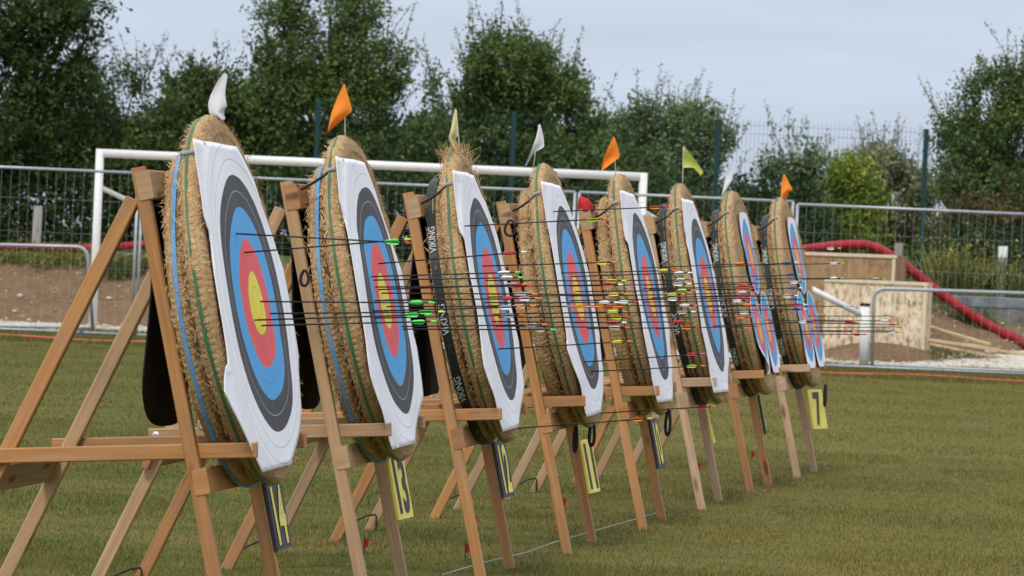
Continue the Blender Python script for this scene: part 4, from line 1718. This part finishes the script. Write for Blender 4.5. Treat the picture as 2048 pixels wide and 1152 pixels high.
# ------------------------------------------------------------------ trees
def leaf_quads(Pos, Dir, Ln, Wd):
    n = len(Pos)
    Dir = Dir / np.maximum(1e-6, np.linalg.norm(Dir, axis=1, keepdims=True))
    rnd = RNG.normal(size=(n, 3))
    S = np.cross(Dir, rnd)
    S /= np.maximum(1e-6, np.linalg.norm(S, axis=1, keepdims=True))
    Nn = np.cross(Dir, S)
    mid = Pos + Dir * (Ln * 0.5)[:, None] + Nn * (Ln * RNG.uniform(-.1, .1, n))[:, None]
    V = np.empty((n * 4, 3), np.float32)
    V[0::4] = Pos
    V[1::4] = mid + S * (Wd * 0.5)[:, None]
    V[2::4] = Pos + Dir * Ln[:, None]
    V[3::4] = mid - S * (Wd * 0.5)[:, None]
    return V


def tree(name, cat, lab, Y, lobes, mat, ntwig, leaf=0.085, shoots=(), trunk=None, droop=0.0, group=None, gap=-0.28, per=13, asp=0.48):
    """lobes: (px, py, rx, ry) in photo pixels at depth Y; shoots: (base px, base py, tip px, tip py)"""
    s = F / Y
    lob = []
    for (px, py, rx, ry) in lobes:
        c = at(px, py, Y + random.uniform(-0.25, 0.25))
        rx, ry = max(14, rx - 16), max(14, ry - 26)
        c = at(px, py + 12, c.y)
        lob.append((np.array(c), rx / s, min(rx, ry * 1.2) / s * 0.85, ry / s))
    wts = np.array([l[1] * l[3] for l in lob])
    wts /= wts.sum()
    Ps, Ds, Ls, Ws = [], [], [], []
    tw = MB()
    ks = RNG.choice(len(lob), ntwig, p=wts)
    for k in ks:
        c, rx, ry, rz = lob[k]
        d = RNG.normal(size=3)
        d /= np.linalg.norm(d)
        r = RNG.uniform(0.12, 1.0) ** 0.42
        p = c + d * r * np.array([rx, ry, rz])
        if mnoise.noise(Vector((p[0] * 2.3, p[1] * 2.3, p[2] * 2.3))) + 0.6 * mnoise.noise(Vector((p[0] * 1.0, p[1] + 9, p[2] * 1.0))) < gap + 0.22 * (r > 0.8):
            continue
        di = d * 0.7 + np.array([0, 0, 0.75 - droop]) + RNG.normal(size=3) * 0.35
        di /= np.linalg.norm(di)
        ln = RNG.uniform(0.18, 0.50)
        n = per
        t = (np.arange(n) + RNG.uniform(0, 1, n)) / n
        q = p + di * (t * ln)[:, None] + RNG.normal(size=(n, 3)) * 0.03 + np.array([0, 0, -droop * 0.25]) * (t ** 2)[:, None]
        ld = di * 0.5 + RNG.normal(size=(n, 3)) * 0.8 + np.array([0, 0, -0.15])
        Ps.append(q); Ds.append(ld)
        L = leaf * RNG.uniform(0.6, 1.25, n)
        Ls.append(L); Ws.append(L * asp * RNG.uniform(.8, 1.2, n))
    root = empty(name, (0, 0, 0))
    base = np.array(at(trunk[0], 500, Y)) if trunk else np.array(lob[0][0])
    root.location = (base[0], Y, 1.0)
    inv = np.array(root.location)
    auto = []
    for k in range(int(ntwig / 50)):
        c, rx, ry, rz = lob[int(RNG.choice(len(lob), p=wts))]
        th = random.gauss(0, 0.75)
        st0 = c + np.array([math.sin(th) * rx, random.uniform(-.5, .5) * ry, abs(math.cos(th)) * rz]) * 0.9
        dirn = np.array([math.sin(th) * 0.55 + random.gauss(0, .12), random.gauss(0, .15), 1.0 - droop])
        auto.append((st0, st0 + dirn * random.uniform(0.30, 0.90)))
    for sh in list(shoots) + auto:
        if len(sh) == 4:
            bx, by, tx, ty = sh
            a, b = np.array(at(bx, by, Y)), np.array(at(tx, ty, Y + random.uniform(-.3, .3)))
        else:
            a, b = sh
        ln = np.linalg.norm(b - a)
        bend = np.array([random.uniform(-.06, .06), 0, 0]) * ln
        npt = 7
        curve = [a + (b - a) * t + bend * math.sin(math.pi * t) for t in np.linspace(0, 1, npt)]
        tw.tube([Vector(c - inv) for c in curve], [0.009 * (1 - 0.75 * t) for t in np.linspace(0, 1, npt)], 5)
        n = int(ln / 0.022)
        t = RNG.uniform(0.0, 1.0, n)
        q = a + (b - a) * t[:, None] + bend * np.sin(np.pi * t)[:, None]
        ld = RNG.normal(size=(n, 3)) + np.array([0, 0, 0.35])
        sp = (1.15 - t * 0.75)
        q = q + RNG.normal(size=(n, 3)) * (0.045 * sp)[:, None]
        L = leaf * RNG.uniform(0.6, 1.1, n) * (1.1 - 0.5 * t)
        Ps.append(q); Ds.append(ld); Ls.append(L); Ws.append(L * asp)
    V = leaf_quads(np.concatenate(Ps), np.concatenate(Ds), np.concatenate(Ls), np.concatenate(Ws)) - inv.astype(np.float32)
    np_mesh('crown', V, np.arange(len(V)).reshape(-1, 4), mat, root)
    # trunk with limbs to the lobes
    top = lob[0][0] - inv
    cx = (lob[0][0] * 0.5 + base * 0.5) - inv
    r0 = (trunk[1] if trunk else 0.05)
    zt_ = max(l[0][2] for l in lob) - 1.0
    pts = [Vector((0, 0, -0.5)), Vector((0.03, 0, zt_ * 0.25)), Vector((cx[0] * .6, 0.05, zt_ * 0.55)), Vector((top[0] * .8, top[1], zt_ * 0.95))]
    tw2 = MB()
    tw2.tube(pts, [r0 * 1.2, r0, r0 * 0.75, r0 * 0.3], 9)
    for c, rx, ry, rz in lob:
        e = Vector(c - inv)
        f = random.uniform(0.15, 0.55)
        st_ = pts[1].lerp(pts[2], f)
        mid = st_.lerp(e, 0.5) + Vector((0, 0, -0.15))
        tw2.tube([st_, mid, e, e + Vector((random.uniform(-.2, .2) * rx, 0, rz * 0.7))], [r0 * 0.5, r0 * 0.35, r0 * 0.2, 0.006], 6)
        for q in range(4):
            e2 = e + Vector((random.uniform(-.8, .8) * rx, random.uniform(-.8, .8) * ry, random.uniform(-.2, .85) * rz))
            tw2.tube([mid.lerp(e, random.random()), e2], [r0 * 0.16, 0.004], 5)
    tw2.build('trunk', BARK, root, smooth=True)
    if tw.v:
        tw.build('shoot_foliage', BARK, root, smooth=True)
    tag(root, lab, cat, group)
    return root


G = 'trees and shrubs beyond the fence'
tree('broadleaf_tree', 'tree', 'very dark overhanging tree in the upper left corner', 68.6, [(-30, 40, 200, 90), (110, 20, 100, 55), (40, 130, 160, 80), (-10, 240, 130, 110), (170, 70, 40, 30), (150, 10, 75, 30), (90, 180, 90, 45)],
     LEAF['deep'], 2500, 0.10, [(140, 25, 232, 12), (150, 50, 205, 66), (150, 75, 196, 88), (120, 20, 225, -8), (150, 60, 190, 40)], (-20, 0.16), 0.35, G, -0.34)
tree('shrub', 'shrub', 'tall leafy shrub with long shoots right of the dark overhanging tree', 69.5, [(230, 190, 110, 80), (330, 200, 100, 75), (250, 300, 150, 90), (150, 300, 110, 80), (350, 320, 110, 90)],
     LEAF['green'], 2900, 0.082, [(245, 150, 212, 54), (270, 150, 270, 70), (300, 140, 333, 58), (320, 160, 348, 100), (225, 150, 228, 90), (290, 150, 300, 95), (255, 140, 238, 62), (190, 160, 180, 100)], (250, 0.07), 0, G, -0.10)
tree('shrub', 'shrub', 'leafy shrub with arching shoots left of the flag of target 14', 70.0, [(400, 180, 70, 60), (440, 240, 100, 80), (370, 300, 110, 80), (480, 310, 100, 90)],
     LEAF['green'], 2100, 0.10, [(375, 150, 386, 92), (395, 150, 372, 100), (430, 150, 430, 60), (450, 140, 458, 85), (470, 150, 490, 95), (410, 150, 404, 110)], (420, 0.06), 0, G, -0.10)
tree('broadleaf_tree', 'tree', 'tallest tree reaching out of the picture behind target 13', 70.6, [(660, 20, 115, 90), (620, 120, 130, 90), (720, 130, 110, 95), (560, 190, 95, 75), (660, 230, 150, 100), (770, 190, 55, 60), (640, 330, 170, 90), (740, 320, 110, 90), (560, 20, 60, 50)],
     LEAF['mid'], 4600, 0.082, [(740, 60, 768, 0), (750, 70, 805, 12), (755, 110, 808, 50), (560, 60, 520, 10), (780, 170, 812, 85), (790, 190, 832, 130), (770, 150, 818, 90), (540, 160, 500, 110), (720, 50, 735, -30)], (660, 0.13), 0, G)
tree('broadleaf_tree', 'tree', 'round tree with upright shoots behind target 12', 71.0, [(1010, 120, 85, 70), (930, 190, 90, 70), (1060, 190, 90, 70), (1000, 270, 140, 80), (900, 280, 80, 70), (1000, 370, 160, 80), (1090, 130, 40, 60)],
     LEAF['mid'], 3900, 0.085, [(945, 80, 941, 0), (1000, 70, 1005, 0), (925, 110, 910, 50), (980, 70, 973, 34), (1045, 90, 1046, 30), (1050, 90, 1064, 32), (1020, 70, 1018, 40), (870, 180, 846, 72), (880, 200, 850, 95), (950, 130, 900, 85), (1000, 60, 1003, -8), (940, 70, 938, 10)], (1000, 0.10), 0, G)
tree('shrub', 'shrub', 'loose tree with thin shoots behind the white flag of target 11', 71.4, [(1130, 190, 55, 60), (1160, 260, 65, 60), (1120, 330, 90, 90), (1180, 330, 60, 70)],
     LEAF['mid'], 1500, 0.085, [(1110, 140, 1130, 55), (1120, 140, 1122, 75), (1150, 150, 1168, 50), (1150, 170, 1160, 90), (1165, 200, 1187, 145), (1180, 250, 1196, 190), (1140, 150, 1140, 100)], (1140, 0.06), 0, G)
tree('shrub', 'shrub', 'grey green shrub with many upright shoots right of the goal', 71.8, [(1310, 250, 75, 65), (1390, 260, 75, 65), (1250, 290, 55, 60), (1340, 350, 130, 90), (1440, 310, 38, 80), (1260, 400, 90, 70), (1420, 410, 90, 70)],
     LEAF['grey'], 3000, 0.085, [(1305, 230, 1290, 172), (1315, 220, 1312, 160), (1340, 220, 1339, 152), (1355, 220, 1358, 168), (1375, 220, 1376, 170), (1395, 220, 1398, 165), (1420, 240, 1428, 200), (1435, 250, 1438, 205), (1455, 270, 1468, 215), (1265, 260, 1262, 195), (1245, 270, 1240, 205),
      (1290, 230, 1300, 175), (1370, 220, 1366, 180), (1440, 260, 1455, 208)], (1340, 0.08), 0, G)
tree('young_tree', 'tree', 'slender young tree standing against the sky behind the fence', 69.2, [(1582, 300, 32, 62), (1600, 350, 40, 55), (1548, 350, 30, 60), (1580, 420, 62, 60), (1622, 320, 26, 45)],
     LEAF['grey'], 430, 0.10, [(1578, 280, 1580, 212), (1590, 290, 1588, 240), (1612, 310, 1618, 240), (1550, 320, 1545, 265), (1535, 370, 1520, 300), (1625, 340, 1640, 270), (1540, 340, 1530, 285)], (1578, 0.04), 0, G, -0.1)
tree('shrub', 'shrub', 'bright yellow green bush behind the fence left of the right green post', 70.3, [(1690, 370, 60, 55), (1660, 430, 70, 60), (1730, 420, 40, 50), (1620, 440, 50, 50), (1700, 470, 60, 50)],
     LEAF['bright'], 1500, 0.085, [(1675, 340, 1668, 300), (1740, 390, 1768, 358), (1700, 340, 1708, 305)], (1680, 0.04), 0, G)
tree('shrub', 'shrub', 'dusty olive bush behind the bright yellow green one', 73.5, [(1780, 360, 70, 60), (1740, 340, 55, 45), (1830, 390, 45, 55), (1800, 410, 70, 40)],
     LEAF['dusty'], 1500, 0.08, [(1735, 320, 1728, 292), (1755, 310, 1752, 278), (1700, 340, 1696, 300), (1790, 320, 1798, 290), (1775, 310, 1772, 285)], (1780, 0.05), 0, G)
tree('shrub', 'shrub', 'dark green bush top rising behind the dusty olive bush', 74.5, [(1745, 330, 35, 35), (1690, 350, 35, 35), (1770, 320, 25, 25)],
     LEAF['mid'], 420, 0.08, [(1750, 310, 1748, 272), (1710, 330, 1702, 298)], (1740, 0.04), 0, G)
tree('broadleaf_tree', 'tree', 'big bushy tree at the right edge', 70.0, [(2010, 190, 90, 70), (1960, 280, 95, 80), (2060, 260, 90, 100), (1930, 360, 65, 70), (2010, 400, 120, 100), (1920, 450, 50, 60), (2060, 150, 50, 50)],
     LEAF['mid'], 4000, 0.085, [(1965, 180, 1960, 104), (1985, 160, 1998, 108), (2010, 150, 2012, 110), (2030, 130, 2032, 76), (2042, 120, 2046, 64), (1945, 200, 1942, 130), (1915, 250, 1910, 165), (1900, 290, 1890, 180), (1885, 300, 1866, 205), (1880, 330, 1858, 220), (1930, 220, 1925, 150), (2020, 140, 2020, 88), (1975, 170, 1975, 120)],
     (1990, 0.12), 0, G)
tree('shrub', 'shrub', 'brownish dense shrub under the big tree at the right edge', 69.3, [(1970, 450, 100, 60), (2050, 460, 80, 70), (1900, 500, 50, 40)], LEAF['brown'], 1300, 0.075, (), (1970, 0.04), 0, G)

# dense low growth along the fence: reads as one mass
def mass(name, lab, lobes, Y0, mat, n, leaf, z0=None):
    Ps, Ds, Ls, Ws = [], [], [], []
    s = F / Y0
    w = np.array([l[2] * l[3] for l in lobes], float); w /= w.sum()
    for k in RNG.choice(len(lobes), n, p=w):
        px, py, rx, ry = lobes[k]
        c = np.array(at(px, py, Y0))
        d = RNG.normal(size=3); d /= np.linalg.norm(d)
        p = c + d * RNG.uniform(0.2, 1.0) ** 0.4 * np.array([rx / s, 0.7, ry / s])
        m_ = 10
        q = p + RNG.normal(size=(m_, 3)) * 0.09
        Ps.append(q); Ds.append(RNG.normal(size=(m_, 3)) + np.array([0, 0, .3]))
        L = leaf * RNG.uniform(.6, 1.3, m_)
        Ls.append(L); Ws.append(L * .5)
    V = leaf_quads(np.concatenate(Ps), np.concatenate(Ds), np.concatenate(Ls), np.concatenate(Ws))
    o = np_mesh(name, V, np.arange(len(V)).reshape(-1, 4), mat)
    tag(o, lab, 'undergrowth', kind='stuff')


mass('undergrowth', 'dark tangled undergrowth along the foot of the hedge behind the fence', [(x, 400 + 0.044 * x + random.uniform(-25, 25), 95, 95) for x in range(-80, 1640, 75)], 68.9, LEAF['deep'], 5200, 0.10)
mass('hedge_infill', 'leafy green growth joining the trees behind the middle targets', [(x, y + random.uniform(-15, 15), 70, 60) for x, y in ((505, 230), (560, 290), (850, 290), (830, 340), (900, 350), (1090, 330), (1210, 330), (1240, 380), (180, 260), (330, 270), (470, 260))], 70.6, LEAF['green'], 2300, 0.095)
mass('undergrowth', 'dark hedge mass filling the gaps between the trees at the left', [(x, 290 + 0.044 * x + random.uniform(-20, 20), 110, 80) for x in range(-80, 1180, 90)], 72.5, LEAF['deep'], 3600, 0.11)
mass('hedge_foot', 'dark undergrowth below the fence at the right', [(x, 505 + random.uniform(-10, 20), 60, 55) for x in range(1880, 2160, 50)] + [(1620, 470, 60, 50)], 68.6, LEAF['deep'], 1100, 0.08)
mass('dry_grass', 'dry pale grass and weeds on the rise beyond the fence', [(x, 490 + random.uniform(-20, 10), 50, 35) for x in range(1650, 1880, 35)], 74.0, LEAF['weed'], 900, 0.10)


def weeds(name, lab, spots, Y, h, mat, n, flower=0.0):
    Vs = []
    FVs = []
    for (px, py, rx) in spots:
        c = np.array(at(px, py, Y))
        s = F / Y
        k = n
        x = c[0] + RNG.uniform(-rx / s, rx / s, k)
        y = Y + RNG.uniform(-0.25, 0.25, k)
        z = np.full(k, c[2] - 0.15)
        P0 = np.stack([x, y, z], 1)
        D = RNG.normal(size=(k, 3)) * 0.28 + np.array([0, 0, 1.0])
        hh = h * RNG.uniform(0.5, 1.25, k) + 0.15
        Vs.append(leaf_quads(P0, D, hh, np.full(k, 0.016)))
        # leaves on stalks
        Q = np.repeat(P0, 4, 0) + np.repeat(D, 4, 0) * (np.repeat(hh, 4) * RNG.uniform(.3, 1, 4 * k))[:, None]
        Vs.append(leaf_quads(Q, RNG.normal(size=(4 * k, 3)), np.full(4 * k, 0.06), np.full(4 * k, 0.024)))
        if flower:
            m_ = int(k * flower)
            FQ = P0[:m_] + D[:m_] * hh[:m_, None]
            FQ = np.repeat(FQ, 3, 0) + RNG.normal(size=(3 * m_, 3)) * 0.02
            FVs.append(leaf_quads(FQ, RNG.normal(size=(3 * m_, 3)), np.full(3 * m_, 0.032), np.full(3 * m_, 0.028)))
    V = np.concatenate(Vs)
    o = np_mesh(name, V, np.arange(len(V)).reshape(-1, 4), mat)
    tag(o, lab, 'weeds', kind='stuff')
    if FVs:
        V = np.concatenate(FVs)
        np_mesh('blossoms', V, np.arange(len(V)).reshape(-1, 4), FLOWER, o)


weeds('weeds', 'tall weeds with small yellow flowers at the foot of the big tree', [(1900, 560, 60), (1950, 555, 60), (1890, 540, 40), (2030, 575, 40)], 67.2, 0.42, LEAF['weed'], 90, 0.10)
weeds('bank_grass', 'rough grass tufts along the top edge of the dirt bank', [(x, 518 + 0.03 * x + random.uniform(-4, 8), 26) for x in range(-20, 300, 22)], 65.9, 0.16, LEAF['weed'], 60)
weeds('bramble', 'low green leaves growing on the bank at the right of the nearest rear leg', [(250, 545, 45), (225, 540, 30)], 65.7, 0.15, LEAF['green'], 90)
weeds('wall_weeds', 'green leaves growing along the low wall behind the hose', [(1905, 640, 30), (1960, 640, 30), (1925, 650, 20)], 66.35, 0.16, LEAF['green'], 70)
weeds('dirt_weeds', 'small weeds around the foot of the board crates', [(1700, 735, 60), (1850, 735, 40), (1900, 705, 50), (1950, 720, 40)], 62.9, 0.10, LEAF['weed'], 50)

# ------------------------------------------------------------------ sky and light
w = bpy.data.worlds.new('World')
sc.world = w
w.use_nodes = True
nt = w.node_tree
bg = nt.nodes['Background']
SUN_EL, SUN_AZ = rad(52), rad(200)      # azimuth measured clockwise from +Y: behind the camera, a little to its left
sky = nt.nodes.new('ShaderNodeTexSky')
sky.sky_type = 'NISHITA'
sky.sun_disc = False
sky.sun_elevation = SUN_EL
sky.sun_rotation = SUN_AZ
sky.air_density = 1.0
sky.dust_density = 2.0
tc = nt.nodes.new('ShaderNodeTexCoord')
sep = nt.nodes.new('ShaderNodeSeparateXYZ')
nt.links.new(tc.outputs['Generated'], sep.inputs[0])
# overcast layer: brighter towards the zenith, faint streaks
rp = nt.nodes.new('ShaderNodeValToRGB')
e = rp.color_ramp.elements
e[0].position = 0.0; e[0].color = (4.6, 5.3, 6.5, 1)
e[1].position = 1.0; e[1].color = (11.5, 12.0, 13.0, 1)
m1 = e.new(0.06); m1.color = (5.0, 5.65, 6.85, 1)
m2 = e.new(0.30); m2.color = (7.6, 8.1, 9.4, 1)
nt.links.new(sep.outputs[2], rp.inputs[0])
mp = nt.nodes.new('ShaderNodeMapping')
mp.inputs['Scale'].default_value = (5, 5, 45)
nt.links.new(tc.outputs['Generated'], mp.inputs[0])
nz = nt.nodes.new('ShaderNodeTexNoise')
nz.inputs['Scale'].default_value = 1.6
nz.inputs['Detail'].default_value = 4
nt.links.new(mp.outputs[0], nz.inputs['Vector'])
mr = nt.nodes.new('ShaderNodeMapRange')
mr.inputs['From Min'].default_value = 0.3; mr.inputs['From Max'].default_value = 0.7
mr.inputs['To Min'].default_value = 0.92; mr.inputs['To Max'].default_value = 1.07
nt.links.new(nz.outputs['Fac'], mr.inputs[0])
vm = nt.nodes.new('ShaderNodeVectorMath'); vm.operation = 'SCALE'
nt.links.new(rp.outputs[0], vm.inputs[0])
nt.links.new(mr.outputs[0], vm.inputs['Scale'])
mx = nt.nodes.new('ShaderNodeMix'); mx.data_type = 'RGBA'
mx.inputs[0].default_value = 0.88
nt.links.new(sky.outputs[0], mx.inputs[6])
nt.links.new(vm.outputs[0], mx.inputs[7])
nt.links.new(mx.outputs[2], bg.inputs[0])
bg.inputs[1].default_value = 0.10

sl = bpy.data.lights.new('sun', 'SUN')
sl.energy = 1.5
sl.angle = rad(12)
sl.color = (1.0, 0.95, 0.86)
so = bpy.data.objects.new('sun', sl)
COL.objects.link(so)
sd = Vector((math.sin(SUN_AZ) * math.cos(SUN_EL), math.cos(SUN_AZ) * math.cos(SUN_EL), math.sin(SUN_EL)))
so.rotation_euler = sd.to_track_quat('Z', 'Y').to_euler()

sc.view_settings.view_transform = 'Standard'
sc.view_settings.look = 'None'
sc.view_settings.exposure = 0.36
sc.view_settings.gamma = 1.0
sc.render.engine = 'CYCLES'
sc.cycles.max_bounces = 6
sc.cycles.use_denoising = True
